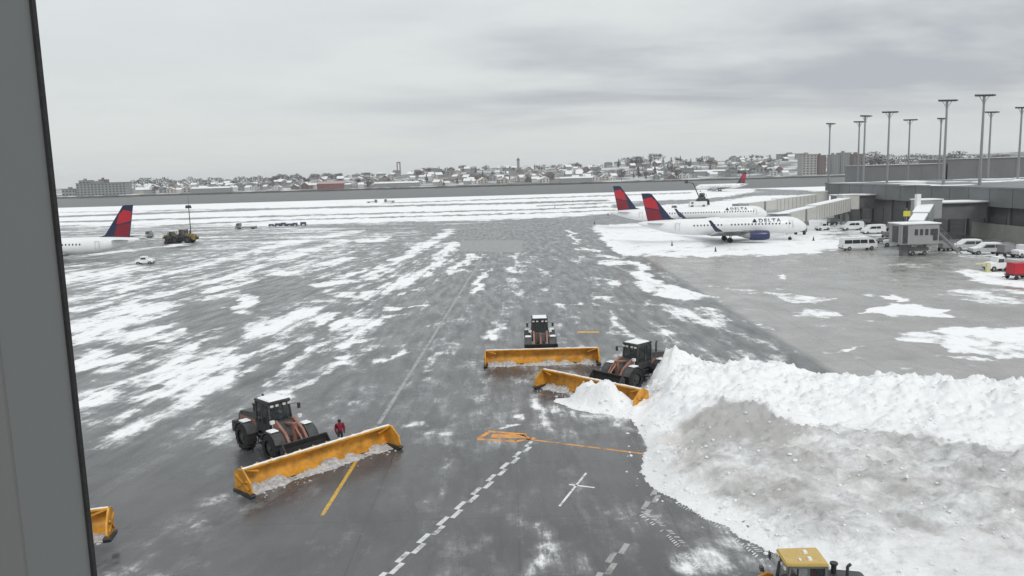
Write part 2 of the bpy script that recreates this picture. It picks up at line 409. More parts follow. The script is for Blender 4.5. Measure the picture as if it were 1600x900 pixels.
tag(w.build('riverbank', mat('riprap', (.16, .16, .16), .9, var=.5, scale=.3)), kind='structure')

def land_z(X, Y):
    base = 2.0+ (10 + 15*sstep(-500, -50, X)+6*sstep(100, 500, X))*sstep(1290, 1750, Y)
    return base+4*(fbm(X/160, Y/160, 3, 11)-.5)*sstep(1290, 1500, Y)
lx = np.linspace(-4500, 4500, 260); ly = np.concatenate([[1246, 1250, 1256], np.geomspace(1270, 9000, 90)])
LX, LY = np.meshgrid(lx, ly); LZ = land_z(LX, LY); LZ[0] = -1.6; LZ[1] = .6; LZ[2] = 1.8
LZ = LZ - np.clip(LY-1900, 0, 1e5)*.004
M = bpy.data.materials.new('far_land_snow'); M.use_nodes = True; N = NT(M.node_tree); b = M.node_tree.nodes['Principled BSDF']
pos = N.n('ShaderNodeNewGeometry').outputs['Position']
q1 = N.noise(pos, .02, 7, .7); q2 = N.noise(pos, .006, 5, .6)
c = N.mix(N.ramp(q1, .42, .58), (.09, .09, .085), (.62, .63, .64)); c = N.mix(N.ramp(q2, .45, .6), c, (.13, .13, .125))
N.l(c, b.inputs['Base Color']); b.inputs['Roughness'].default_value = .9
tag(grid_mesh('hills', LX, LY, LZ, M), kind='structure')
w = MB(); w.box((0, 1247.5, .2), (2600, 3, 1.7))
tag(w.build('seawall', mat('seawall_stone', (.10, .10, .10), .9, var=.4, scale=.1)), 'long dark stone seawall at the water edge of the far shore', 'seawall')

# painted marks
def sheet(name, pts, col, z=.004, rough=.5, worn=.5):
    mname = 'paint_'+col
    cols = dict(white=(.62, .63, .63), yellow=(.60, .36, .04), orange=(.70, .30, .05), faint=(.34, .34, .34), patch=(.30, .30, .30), bright=(.75, .76, .76), dim=(.36, .36, .35))
    if mname not in MATS:
        M = bpy.data.materials.new(mname); M.use_nodes = True; N = NT(M.node_tree); b = M.node_tree.nodes['Principled BSDF']
        pos = N.n('ShaderNodeNewGeometry').outputs['Position']
        a = N.noise(pos, 1.4, 8, .75); k = N.ramp(a, .32, .54)
        N.l(N.mix(k, (.10, .10, .10), cols[col]), b.inputs['Base Color']); b.inputs['Roughness'].default_value = rough
        MATS[mname] = M
    w = MB()
    for q in pts:
        w.add([(p[0], p[1], z) for p in q], [tuple(range(len(q)))])
    return tag(w.build(name, MATS[mname]), kind='structure')
def strip(a, b, wd):
    a = Vector(a); b = Vector(b); n = (b-a).normalized(); n = Vector((-n.y, n.x))*wd/2
    return [tuple(a-n), tuple(b-n), tuple(b+n), tuple(a+n)]
z1, z0 = Vector(G(834, 690)), Vector(G(585, 915))
qs = []; d = (z0-z1); L = d.length; d.normalize(); nn = Vector((-d.y, d.x)); t = 0; k = 0
while t < L:
    o = nn*(.14 if k % 2 else -.14)
    qs.append(strip(z1+d*t+o, z1+d*(t+1.05)+o, .26)); t += 1.0; k += 1
sheet('zipper_line_marking', qs, 'white')
z1, z0 = Vector(G(1032, 762)), Vector(G(925, 925)); qs = []; d = (z0-z1); L = d.length; d.normalize(); nn = Vector((-d.y, d.x)); t = 0; k = 0
while t < L:
    if k not in (4, 5, 6):
        o = nn*(.15 if k % 2 else -.15); qs.append(strip(z1+d*t+o, z1+d*(t+1.05)+o, .27))
    t += 1.0; k += 1
sheet('worn_zipper_marking', qs, 'dim')
sheet('yellow_lane_line', [strip(G(562, 712), G(503, 806), .22)], 'yellow')
sheet('faint_lane_line', [strip(G(755, 400), G(592, 662), .30)], 'faint')
sheet('orange_stand_line', [strip(G(822, 686), G(1005, 709), .20), strip(G(746, 686), G(806, 690), .34), strip(G(806, 690), G(836, 684), .34),
      strip(G(762, 674), G(822, 679), .34), strip(G(748, 685), G(764, 675), .34), strip(G(768, 681), G(822, 682), .75), strip(G(830, 685), G(812, 679), .14)], 'orange')
sheet('white_cross_mark', [strip(G(916, 739), G(874, 791), .13), strip(G(889, 757), G(929, 762), .15)], 'bright')
sheet('yellow_dash', [strip(G(902, 519), G(936, 519), .9)], 'yellow')
sheet('concrete_patch', [[G(720, 376), G(818, 375), G(815, 395), G(718, 393)]], 'patch', z=.012)

rg = random.Random(77)
qs = []
for (xa_, ya_), (xb_, yb_) in (((1062, 786), (1200, 876)), ((1000, 800), (1100, 892))):
    a_ = Vector(G(xa_, ya_)); b_ = Vector(G(xb_, yb_)); d = (b_-a_); L = d.length; d.normalize(); nn = Vector((-d.y, d.x)); t = 0
    while t < L:
        for sd in (-1, 1):
            if rg.random() < .6:
                c_ = a_+d*(t+(.09 if sd > 0 else 0))+nn*(.17*sd+.25*sin(t*.5)); e2 = (nn*sd+d*.5).normalized()
                qs.append(strip(c_-e2*.13, c_+e2*.13*rg.uniform(.6, 1.1), .055*rg.uniform(.7, 1.2)))
        t += .19
sheet('tyre_tread_snow', qs, 'bright', z=.008)
# ------------------------------------------------------------------ snow pile
def pile_material():
    M = bpy.data.materials.new('ploughed_snow'); M.use_nodes = True; N = NT(M.node_tree); b = M.node_tree.nodes['Principled BSDF']
    pos = N.n('ShaderNodeNewGeometry').outputs['Position']
    a = N.noise(pos, .55, 7, .7, .3); e = N.noise(pos, 4.2, 7, .8); f = N.noise(pos, 9, 4, .7)
    dirt = N.attr('dirt')
    lev = N.math('ADD', N.math('MULTIPLY', N.math('SUBTRACT', a, .5), 1.4), dirt)
    c = N.mix(N.ramp(lev, .25, .8), (.90, .91, .92), (.46, .46, .455))
    c = N.mix(N.math('MULTIPLY', N.ramp(e, .585, .68), N.math('ADD', N.math('MULTIPLY', dirt, .85), .06)), c, (.30, .295, .29))
    c = N.mix(N.math('MULTIPLY', N.attr('brown'), .5), c, (.46, .43, .39))
    N.l(c, b.inputs['Base Color']); b.inputs['Roughness'].default_value = .8; b.inputs['Specular IOR Level'].default_value = .25
    bp = N.n('ShaderNodeBump'); bp.inputs['Strength'].default_value = .8; bp.inputs['Distance'].default_value = .12
    N.l(N.math('ADD', e, N.math('MULTIPLY', f, .5)), bp.inputs['Height']); N.l(bp.outputs['Normal'], b.inputs['Normal'])
    return M
pilem = pile_material()
foot = [(3.2, 59.2), (5.8, 60.0), (7.6, 58.0), (9.2, 59.8), (10.2, 63.0), (13, 64.5), (18, 64), (26, 62), (34, 60.5), (48, 58), (75, 56), (75, 12), (14.5, 12), (13.5, 24), (11.8, 29.2), (11.6, 32.2), (9.6, 36.3), (7.6, 40.5), (6.9, 43.5), (8.0, 47.6), (8.2, 52.5), (8.0, 53.4), (6.6, 54.5), (4.6, 56.1), (3.0, 58.1)]
px_ = np.concatenate([np.arange(2.0, 45, .13), np.geomspace(45, 76, 60)]); py_ = np.concatenate([np.arange(11, 24, .4), np.arange(24, 66, .13)])
HX, HY = np.meshgrid(px_, py_)
wx = HX+1.1*(fbm(HX/2.2, HY/2.2, 4, 21)-.5); wy = HY+1.1*(fbm(HX/2.2, HY/2.2, 4, 31)-.5)
D = sdist(wx, wy, foot)
ridge_pts = [(9.5, 59.6), (13.4, 61.0), (19.3, 59.2), (22.8, 56.3), (28.4, 53.7), (34, 52.2), (42, 50.8), (75, 48)]
def seg_d(px, py, pts):
    best = np.full(px.shape, 1e9)
    for (x1, y1), (x2, y2) in zip(pts[:-1], pts[1:]):
        dx, dy = x2-x1, y2-y1; t = np.clip(((px-x1)*dx+(py-y1)*dy)/(dx*dx+dy*dy), 0, 1)
        best = np.minimum(best, np.hypot(px-x1-t*dx, py-y1-t*dy))
    return best
ry = np.interp(HX, [p[0] for p in ridge_pts], [p[1] for p in ridge_pts])
dr = HY-ry
prof = np.where(dr > 0, np.exp(-(dr/2.6)**2), np.exp(-(np.abs(dr)/8.0)**1.8))
ramp_in = sstep(0, 3.4, D)
hh = 1.35*prof*sstep(9.0, 12.5, HX)*(1-.12*np.sin(HX*.35))
hh += .75*sstep(-.1, 4.5, D)*(.6+.4*sstep(30, 42, HY))
def mound(cx, cy, rx, ry_, h):
    global hh
    hh += h*np.exp(-((HX-cx)/rx)**2-((HY-cy)/ry_)**2)
mound(14.8, 50.0, 3.2, 2.8, 1.0); mound(11.2, 54.5, 1.8, 2.6, .5); mound(15.5, 56.5, 2.5, 1.2, .3); mound(21, 44.5, 5, 2.6, .55); mound(29, 40.0, 6.5, 3.2, .7); mound(38, 38, 7, 3, .6)
mound(5.3, 57.6, 1.1, 1.0, 1.2); mound(6.7, 56.4, 1.2, 1.1, 1.35); mound(8.3, 50, 1.0, 3, .5); mound(9.0, 45.2, 1.5, 2, .45); mound(24, 36, 5, 2.6, .5); mound(12.2, 60.9, 1.5, 1.3, .9)
mound(20, 48.5, 4, 1.4, -.3); mound(29, 44.0, 8, 1.6, -.35); mound(19, 33, 3, 5, -.35)
rough = (.35+.65*np.clip(hh/2.5, 0, 1))*(1-.5*sstep(38, 32, HY)*sstep(24, 16, HX))
lump = (1-np.abs(2*fbm(HX/1.9, HY/1.9, 3, 41)-1))
hh += rough*(1.5*(fbm(HX/3.2, HY/2.2, 5, 51, .6)-.5) + .50*(lump-.7) + .48*(fbm(HX/.7, HY/.7, 3, 61, .7)-.5))
spots = np.clip(vnoise(HX/.33, HY/.33, 71)-.70, 0, 1)*1.5
hh += spots*rough*sstep(.4, 1.2, D)
HZ = hh*sstep(-.05, 1.5, D)+.03*sstep(0, .3, D)
HZ = np.where(D < -.05, -.25, np.maximum(HZ, -.05+.08*sstep(-.05, .35, D)))
# wheel tracks pressed in the flat snow at the left front
for off in (.7, 1.3, 3.2, 3.8):
    tx = 9.3+off+np.clip(40-HY, 0, 20)*.36-.012*np.clip(40-HY, 0, 20)**2
    kk = sstep(.34, .2, np.abs(HX-tx))*sstep(.4, 1.4, D)*sstep(42, 40.5, HY)
    HZ -= kk*(.05+.05*np.sign(np.sin(HY*13+np.abs(HX-tx)*9)))
edge_w = sstep(2.8, .8, D)
white_zone = np.clip(sstep(-12.9+1.5*sstep(18, 14, HX), -11.3+1.5*sstep(18, 14, HX), dr+1.6*(fbm(HX/3, HY/3, 3, 77)-.5)*2), 0, 1)
left_dirty = np.exp(-((HX-14.8)/3.0)**2-((HY-48.6)/2.6)**2)
dirt = np.clip(.60*(1-white_zone)*(1-.65*edge_w)+.55*left_dirty*1.0, 0, .85)
dirt = dirt*(1-.55*sstep(36, 31, HY)*(HX < 22))
brown = np.exp(-((HX-10.2)/1.6)**2-((HY-46.6)/2.6)**2)*sstep(.45, .62, fbm(HX/1.4, HY/1.4, 4, 88))+.35*(1-white_zone)*sstep(.45, .6, fbm(HX/4, HY/4, 3, 98))
pile = grid_mesh('snow_pile', HX, HY, HZ, pilem, dict(dirt=dirt, brown=np.clip(brown, 0, 1)))
bm = bmesh.new(); bm.from_mesh(pile.data)
dead = [v for v in bm.verts if v.co.z < -.2 and all(q.other_vert(v).co.z < -.2 for q in v.link_edges)]
bmesh.ops.delete(bm, geom=dead, context='VERTS'); bm.to_mesh(pile.data); bm.free()
tag(pile, 'huge heap of ploughed snow, bright white along its ridge and grey with slush in front', 'snow pile')
# loose lumps
w = MB(); rg = random.Random(3)
def hz(x, y):
    i = min(len(px_)-1, max(0, int(np.searchsorted(px_, x)))); j = min(len(py_)-1, max(0, int(np.searchsorted(py_, y))))
    return max(0, HZ[j, i])
cnt = 0
while cnt < 1300:
    x = rg.uniform(3, 44); y = rg.uniform(26, 64)
    j = int(np.searchsorted(py_, y)); i = int(np.searchsorted(px_, x))
    d_ = D[j, i]
    if d_ < -.9 or (d_ < 0 and rg.random() > .5) or (d_ > 2 and rg.random() > .3): continue
    r = rg.choice((.03, .04, .05, .07, .07, .11)); w.blob((x, y, hz(x, y)+r*.2), r, 6, .75, .35, rg); cnt += 1
o = w.build('loose_snow_lumps', mat('lump_snow', (.76, .77, .78), .8, var=.2, scale=.5), smooth=False); tag(o, 'loose lumps of snow scattered over the ploughed heap and its edge', 'snow lumps', kind='stuff')

# ------------------------------------------------------------------ wheel loader with snow pusher
def wheel_obj(parent, loc, r, wd, rimmat, seg=24, lugs=True):
    w = MB(); n = seg; prof_ = [(-wd/2, r*.55), (-wd/2, r*.88), (-wd*.38, r), (wd*.38, r), (wd/2, r*.88), (wd/2, r*.55)]
    rings = [[(rr*cos(2*pi*i/n), y, rr*sin(2*pi*i/n)) for i in range(n)] for y, rr in prof_]
    w.loft(rings, False)
    t_ = wheel_root(parent, loc)
    if lugs:
        for i in range(18):
            for sd in (-1, 1):
                a = 2*pi*(i+(.5 if sd > 0 else 0))/18
                c_ = Vector((cos(a)*(r+.01), sd*wd*.22, sin(a)*(r+.01)))
                w.box(c_, (.07, wd*.42, .09), ry=-a, rx=0)
    w.build('tyre', rubber, t_, smooth=False)
    q = MB(); q.cyl((0, -wd*.34, 0), (0, wd*.34, 0), r*.56, n=16); q.cyl((0, -wd*.46, 0), (0, wd*.46, 0), r*.22, n=10)
    q.build('rim', rimmat, t_)
    return t_
def wheel_root(parent, loc):
    o = bpy.data.objects.new('wheel', None); COL.objects.link(o); o.parent = parent; o.location = loc; o.empty_display_size = .2; return o

def make_pusher(parent, x0, L=9.8, snowload=True, mt=None):
    """local +x is the way it pushes"""
    mt = mt or yellow
    root = bpy.data.objects.new('snow_pusher', None); COL.objects.link(root); root.parent = parent; root.location = (x0, 0, 0); root.scale = (1, 1, .86)
    w = MB(); outer = []; inner = []
    for k in range(9):
        a = radians(-62+k*124/8); outer.append((1.0-cos(a)*1.1, .85+sin(a)*.82)); inner.append((1.05-cos(a)*1.02, .85+sin(a)*.80))
    w.prism(outer+inner[::-1], -L/2, L/2)
    w.box((.66, 0, 1.62), (.34, L+.02, .09))
    for i in range(11): w.box((-.17, -L/2+.4+i*(L-.8)/10, .85), (.18, .08, 1.2))
    w.box((-.14, 0, .5), (.16, L*.98, .14)); w.box((-.14, 0, 1.2), (.16, L*.98, .14))
    w.build('moldboard', mt, root, smooth=True)
    for sd in (-1, 1):
        q = MB(); q.prism([(-.15, .12), (1.5, .12), (1.72, .4), (1.6, 1.0), (.85, 1.66), (.3, 1.6), (-.15, 1.3)], sd*L/2, sd*(L/2+.09)) 
        q.beam((.1, sd*(L/2+.13), .4), (1.3, sd*(L/2+.13), 1.05), .07, .12); q.beam((.1, sd*(L/2+.13), 1.2), (1.45, sd*(L/2+.13), .5), .07, .12)
        q.beam((.75, sd*(L/2-.02), 1.6), (.75, sd*(L/2-.9), 1.3), .1, .1)
        q.build('side_plate', mt, root)
        q = MB(); q.prism([(-.2, .0), (1.6, .0), (1.85, .22), (1.75, .28), (-.2, .2)], sd*(L/2-.12), sd*(L/2+.2)); q.build('skid_shoe', dark, root)
    q = MB(); q.box((.42, 0, .10), (.09, L-.1, .2)); q.build('cutting_edge', dark, root)
    q = MB(); q.box((-.35, 0, .85), (.3, 3.2, .9)); q.beam((-.5, 1.2, .7), (-.2, 3.4, .7), .12, .12); q.beam((-.5, -1.2, .7), (-.2, -3.4, .7), .12, .12)
    q.build('coupler', dark, root)
    # snow carried
    q = MB(); rg = random.Random(11); kq = .72
    n = 60; ring = []
    for i in range(n+1):
        y = -L/2+.15+(L-.3)*i/n; hgt = kq*(.20+.15*sin(i*.23)+.10*sin(i*.61)+.12*rg.random()) if snowload else .14+.06*rg.random()
        xf = .9+hgt*.9+.2*rg.random()
        ring.append([(.22, y, .0), (.12, y, hgt*.9+.05), (.35, y, hgt+.16*rg.random()), (.75, y, hgt*.75*rg.uniform(.8, 1.1)), (xf, y, .03), (xf, y, -.02)])
    q.loft(ring)
    for i in range(70):
        r = rg.choice((.04, .05, .08)); q.blob((rg.uniform(.5, 2.0 if snowload else 1.3), rg.uniform(-L/2+.2, L/2-.2), r*.4), r, 6, .8, .3, rg)
    q.build('carried_snow', mat('churned_snow', (.50, .50, .50), .8, var=.45, scale=3.5, bump=1), root)
    q = MB(); 
    for i in range(40):
        y = -L/2+L*(i+.5)/40; q.box((.62+.03*rg.uniform(-1, 1), y, 1.672+.012*rg.random()), (.22*rg.uniform(.6, 1.1), L/40*1.02, .035))
    q.build('snow_dusting', snowm, root)
    return root

def make_loader(name, body, arm, roofm, cabm, pusher=True, driver=False, L=10.0, snow=True):
    t = empty(name)
    for x in (1.7, -1.7):
        for y in (1.15, -1.15):
            wheel_obj(t, (x, y, .86), .86, .68, cabm if cabm is not yellow else body)
    w = MB(); w.prism([(-3.3, .95), (-3.3, 1.9), (-3.05, 2.2), (-1.0, 2.42), (-.9, 1.2), (-2.9, .8)], -.78, .78)
    w.box((-3.35, 0, 1.15), (.45, 2.3, .75)); w.build('hood', body, t, bevel=.05)
    for sd in (-1, 1):
        w = MB(); w.box((-2.0, sd*.79, 1.75), (2.1, .03, .4)); w.build('hood_stripe', arm, t)
    w = MB(); w.box((-3.585, 0, 1.2), (.03, 1.4, .6))
    for i in range(6): w.box((-3.6, 0, 1.0+i*.1), (.05, 1.36, .03))
    w.build('grille', dark, t)
    w = MB(); w.box((-.3, 0, .95), (2.6, .9, .7)); w.box((1.4, 0, 1.0), (1.7, .95, .9)); w.box((.35, 0, .8), (.5, .5, 1.0)); w.prism([(.75, 1.3), (2.2, 1.3), (1.3, 2.15), (.9, 2.15)], -.5, .5)
    w.cyl((1.7, -1, .86), (1.7, 1, .86), .22); w.cyl((-1.7, -1, .86), (-1.7, 1, .86), .22)
    w.build('chassis', dark2, t, bevel=.03)
    # cab
    cb = MB()
    cb.box((-.1, 0, 1.62), (1.75, 1.6, .5))
    A, B_, C_, D_ = (.8, 1.8), (.62, 3.2), (-.95, 3.2), (-.95, 1.8)
    for sd in (-.76, .76):
        cb.beam((A[0], sd, A[1]), (B_[0], sd*.93, B_[1]), .09, .09); cb.beam((D_[0], sd, D_[1]), (C_[0], sd*.93, C_[1]), .11, .11)
        cb.beam((-.2, sd, 1.8), (-.2, sd*.93, 3.2), .07, .07)
        cb.beam((B_[0], sd*.93, 3.18), (C_[0], sd*.93, 3.18), .08, .08)
    cb.box((.62, 0, 3.18), (.08, 1.4, .08)); cb.box((-.95, 0, 3.18), (.08, 1.4, .08))
    cab = cb.build('cab', cabm, t)
    g = MB(); g.beam((.76, 0, 1.86), (.6, 0, 3.14), 1.36, .02)
    g.beam((-.93, 0, 2.0), (-.93, 0, 3.12), 1.36, .02)
    for sd in (-1, 1):
        g.add([(.72, sd*.755, 1.9), (-.9, sd*.755, 1.9), (-.9, sd*.715, 3.14), (.58, sd*.715, 3.14)], [(0, 1, 2, 3)])
    g.build('windscreen', cabglass, cab)
    r_ = MB(); r_.prism([(-.82, -1.05), (.82, -1.05), (.76, .82), (-.76, .82)], 3.22, 3.38, 'z')
    r_.v = [(y, x, z) for x, y, z in r_.v]
    ro = r_.build('cab_roof', roofm, cab, bevel=.05)
    if snow:
        s_ = MB(); s_.box((-.1, 0, 3.415), (1.5, 1.35, .07), taper=.9); s_.build('roof_snow', snowm, cab)
    else:
        s_ = MB(); s_.box((-.35, -.3, 3.42), (.18, .26, .09), taper=.8); s_.box((-.35, .35, 3.42), (.18, .26, .09), taper=.8); s_.box((.1, .42, 3.41), (.1, .2, .05)); s_.build('roof_vent', white, cab)
    lt = MB()
    lt.box((0, 0, 0), (.08, .2, .13)); l0 = None
    for x, y in ((.83, -.6), (.83, -.25), (.83, .25), (.83, .6), (-1.1, -.6), (-1.1, .6)):
        if l0 is None: l0 = lt.build('work_lamp', mat('lamp_glass', (.6, .6, .58), .2), cab); q_ = l0
        else: q_ = l0.copy(); COL.objects.link(q_); q_.parent = cab
        q_.location = (x, y, 3.12)
    it = MB(); it.box((-.35, 0, 2.0), (.5, .55, .15)); it.box((-.6, 0, 2.4), (.14, .5, .7)); it.beam((.5, 0, 1.9), (.3, 0, 2.3), .06, .06); it.cyl((.22, 0, 2.3), (.3, 0, 2.36), .19)
    it.build('seat', red if driver else dark, cab)
    for sd in (-1, 1):
        mr = MB(); mr.beam((.7, sd*.76, 3.0), (.95, sd*1.12, 3.0), .03, .03); mr.box((.97, sd*1.2, 2.82), (.06, .2, .36)); mr.build('mirror', dark, cab)
        st = MB()
        for i in range(3): st.box((.0, sd*(1.0), .7+.28*i), (.5, .22, .05))
        st.beam((.28, sd*1.1, .6), (.28, sd*.95, 2.2), .04, .04); st.beam((-.28, sd*1.1, .6), (-.28, sd*.95, 2.2), .04, .04)
        st.build('steps', dark, t)
        for x, nm in ((1.7, 0), (-1.7, 1)):
            fd = MB(); pts = []
            for k in range(7):
                a = radians(20+k*140/6); pts.append((x+cos(a)*1.0, .86+sin(a)*1.0))
            inn = [(x+(p[0]-x)*.93, .86+(p[1]-.86)*.93) for p in pts]
            fd.prism(pts+inn[::-1], sd*.8, sd*1.5); f_ = fd.build('fender', cabm if cabm is not yellow else body, t)
            if snow:
                sn = MB(); sn.box((x, sd*1.15, 1.89), (.62, .56, .06), taper=.85); sn.build('fender_snow', snowm, f_)
        hl = MB(); hl.beam((1.1, sd*.75, 1.7), (1.35, sd*.95, 2.25), .05, .05); hl.box((1.4, sd*.95, 2.3), (.16, .26, .2)); hl.build('headlight', white if snow else dark2, t)
        # lift arm
        am = MB(); am.prism([(.95, 2.2), (1.25, 2.3), (2.3, 1.72), (3.1, .75), (3.35, .7), (3.3, .45), (2.95, .45), (2.2, 1.3), (1.0, 1.85)], sd*.52, sd*.7)
        am.build('lift_arm', arm, t, bevel=.015)
        cy = MB(); cy.cyl((.9, sd*.42, 1.1), (1.7, sd*.42, 1.35), .1); cy.cyl((1.7, sd*.42, 1.35), (2.4, sd*.42, 1.4), .05); cy.build('hydraulic_ram', steel, t)
    cx = MB(); cx.prism([(2.0, 1.0), (2.3, 2.25), (2.5, 2.25), (2.35, .95)], -.13, .13); cx.cyl((1.2, 0, 2.0), (2.2, 0, 2.15), .11); cx.cyl((2.3, 0, 2.1), (3.3, 0, 1.25), .06)
    cx.cyl((2.85, -.7, .9), (2.85, .7, .9), .14); cx.build('linkage', arm, t)
    bk = MB(); bk.prism([(3.3, .3), (3.2, 1.2), (3.42, 1.5), (3.5, 1.48), (3.42, 1.15), (3.5, .5), (3.9, .22), (4.5, .12), (4.5, .04), (3.6, .1)], -1.5, 1.5)
    for sd in (-1, 1): bk.prism([(3.3, .3), (3.2, 1.2), (3.45, 1.5), (4.0, .9), (4.5, .1), (3.6, .08)], sd*1.5, sd*1.56)
    bk.build('bucket', dark, t)
    ex = MB(); ex.cyl((-2.0, .42, 2.2), (-2.0, .42, 3.05), .07); ex.cyl((-2.0, .42, 3.05), (-2.14, .42, 3.18), .07); ex.build('exhaust', dark, t)
    ai = MB(); ai.cyl((-1.7, -.4, 2.3), (-1.7, -.4, 2.75), .12); ai.cyl((-1.7, -.4, 2.75), (-1.7, -.4, 2.83), .18); ai.build('air_cleaner', dark, t)
    if pusher: make_pusher(t, 4.55, L)
    return t
# see-through cab glass
M = bpy.data.materials.new('cab_glass'); M.use_nodes = True; N = NT(M.node_tree); b = M.node_tree.nodes['Principled BSDF']
b.inputs['Roughness'].default_value = .05; b.inputs['Base Color'].default_value = (.03, .04, .04, 1)
nz = N.noise(N.n('ShaderNodeTexCoord').outputs['Object'], 3, 3); N.l(N.math('ADD', .45, N.math('MULTIPLY', nz, .3)), b.inputs['Alpha'])
cabglass = M

ld = make_loader('wheel_loader', dark2, orange, dark2, dark2)
place(ld, (-15.3, 49.2, 0), radians(-44), 'dark wheel loader with orange arms and long yellow snow pusher across the yellow line')
ld['category'] = 'wheel loader'; GL = 'wheel loaders pushing snow with long yellow blades'; ld['group'] = GL
l2 = copy_tree(ld); place(l2, (2.55, 75.4, 0), radians(-90.5), 'dark wheel loader driving straight toward the viewer behind a level yellow snow pusher', GL)
l3 = copy_tree(ld); place(l3, (9.85, 63.0, 0), radians(-139), 'dark wheel loader shoving its yellow pusher into the left end of the big snow heap', GL)
for ch in l3.children:
    if ch.name.startswith('snow_pusher'): ch.location = (4.95, .1, 0); ch.rotation_euler = (0, 0, radians(4)); ch.scale = (1, .95, .88)
l4 = copy_tree(ld); e_ = G(185, 842, .6)
place(l4, (e_[0]-6.75, e_[1]+3.4, 0), radians(-72), 'wheel loader mostly hidden by the window frame, one yellow pusher end showing', GL)
for ch in l4.children:
    if ch.name.startswith('snow_pusher'): ch.location.z = .55; ch.rotation_euler = (0, radians(-10), 0)
ly_ = make_loader('wheel_loader', dark2, yellow, roofyellow, mat('cab_frame_grey', (.12, .13, .13), .5), pusher=False, driver=True, snow=False)
_c = G(1253, 869, 2.75)
place(ly_, (_c[0]-.1, _c[1], 0), radians(178), 'wheel loader with a yellow cab roof at the bottom edge beside the snow heap')
ly_['category'] = 'wheel loader'; ly_.scale = (.82, .82, .82)

# ------------------------------------------------------------------ person (standing behind the pusher)
def skin(name, pts, edges, radii, mt, parent=None):
    me = bpy.data.meshes.new(name); me.from_pydata(pts, edges, []); o = bpy.data.objects.new(name, me); COL.objects.link(o)
    sk = o.modifiers.new('s', 'SKIN'); sb = o.modifiers.new('b', 'SUBSURF'); sb.levels = 2; sb.render_levels = 2
    for i, r in enumerate(radii):
        r = r if isinstance(r, tuple) else (r, r); me.skin_vertices[0].data[i].radius = r
    me.skin_vertices[0].data[0].use_root = True
    bpy.context.view_layer.update()
    dg = bpy.context.evaluated_depsgraph_get(); nm = bpy.data.meshes.new_from_object(o.evaluated_get(dg))
    bpy.data.objects.remove(o); nm.materials.clear(); nm.materials.append(mt)
    nm.polygons.foreach_set('use_smooth', [True]*len(nm.polygons))
    q = bpy.data.objects.new(name, nm); COL.objects.link(q)
    if parent: q.parent = parent
    return q
pg = G(530, 655, 1.76)
pr = empty('person', (pg[0], pg[1], 0), radians(-60), 'person in a red jacket and dark hood standing behind the left yellow pusher', 'person')
P_ = [(0, 0, .95), (0, 0, 1.15), (0, 0, 1.38), (0, 0, 1.50), (.02, 0, 1.60), (.03, 0, 1.72),
      (0, .20, 1.42), (-.02, .27, 1.15), (.06, .26, .92), (.09, .25, .80), (0, -.20, 1.42), (-.02, -.27, 1.15), (.06, -.26, .92), (.09, -.25, .80),
      (0, .10, .90), (.02, .11, .50), (-.02, .12, .10), (.12, .13, .04), (0, -.10, .90), (.02, -.11, .50), (-.02, -.12, .10), (.12, -.13, .04)]
E_ = [(0, 1), (1, 2), (2, 3), (3, 4), (4, 5), (2, 6), (6, 7), (7, 8), (8, 9), (2, 10), (10, 11), (11, 12), (12, 13), (0, 14), (14, 15), (15, 16), (16, 17), (0, 18), (18, 19), (19, 20), (20, 21)]
Rr = [(.16, .12), (.15, .12), (.17, .13), .07, .09, .08, .09, .065, .05, .04, .09, .065, .05, .04, .10, .075, .06, .05, .10, .075, .06, .05]
skin('body', P_, E_, Rr, mat('dark_trousers', (.03, .03, .04), .8), pr)
jk = skin('jacket', [(0, 0, .86), (0, 0, 1.15), (0, 0, 1.40), (0, 0, 1.52), (0, .21, 1.43), (-.02, .28, 1.15), (.06, .27, .95), (0, -.21, 1.43), (-.02, -.28, 1.15), (.06, -.27, .95)],
     [(0, 1), (1, 2), (2, 3), (2, 4), (4, 5), (5, 6), (2, 7), (7, 8), (8, 9)], [(.19, .16), (.18, .15), (.20, .155), .09, .11, .085, .07, .11, .085, .07], mat('jacket_red', (.20, .012, .03), .8, var=.15), pr)
w = MB()
hd = skin('hood', [(0, 0, 1.54), (-.02, 0, 1.66), (-.01, 0, 1.76)], [(0, 1), (1, 2)], [(.12, .12), (.125, .125), .09], mat('hood_black', (.02, .02, .025), .9), pr)

# ------------------------------------------------------------------ aircraft
def text_obj(s, size, mt, parent, loc, rot, name='lettering', ext=.01, font_space=1.1):
    cu = bpy.data.curves.new(name, 'FONT'); cu.body = s; cu.size = size; cu.extrude = ext; cu.space_character = font_space; cu.offset = .02*size
    o = bpy.data.objects.new(name, cu); COL.objects.link(o); bpy.context.view_layer.update()
    me = bpy.data.meshes.new_from_object(o.evaluated_get(bpy.context.evaluated_depsgraph_get())); bpy.data.objects.remove(o)
    me.materials.clear(); me.materials.append(mt)
    q = bpy.data.objects.new(name, me); COL.objects.link(q); q.parent = parent; q.location = loc; q.rotation_euler = rot; return q

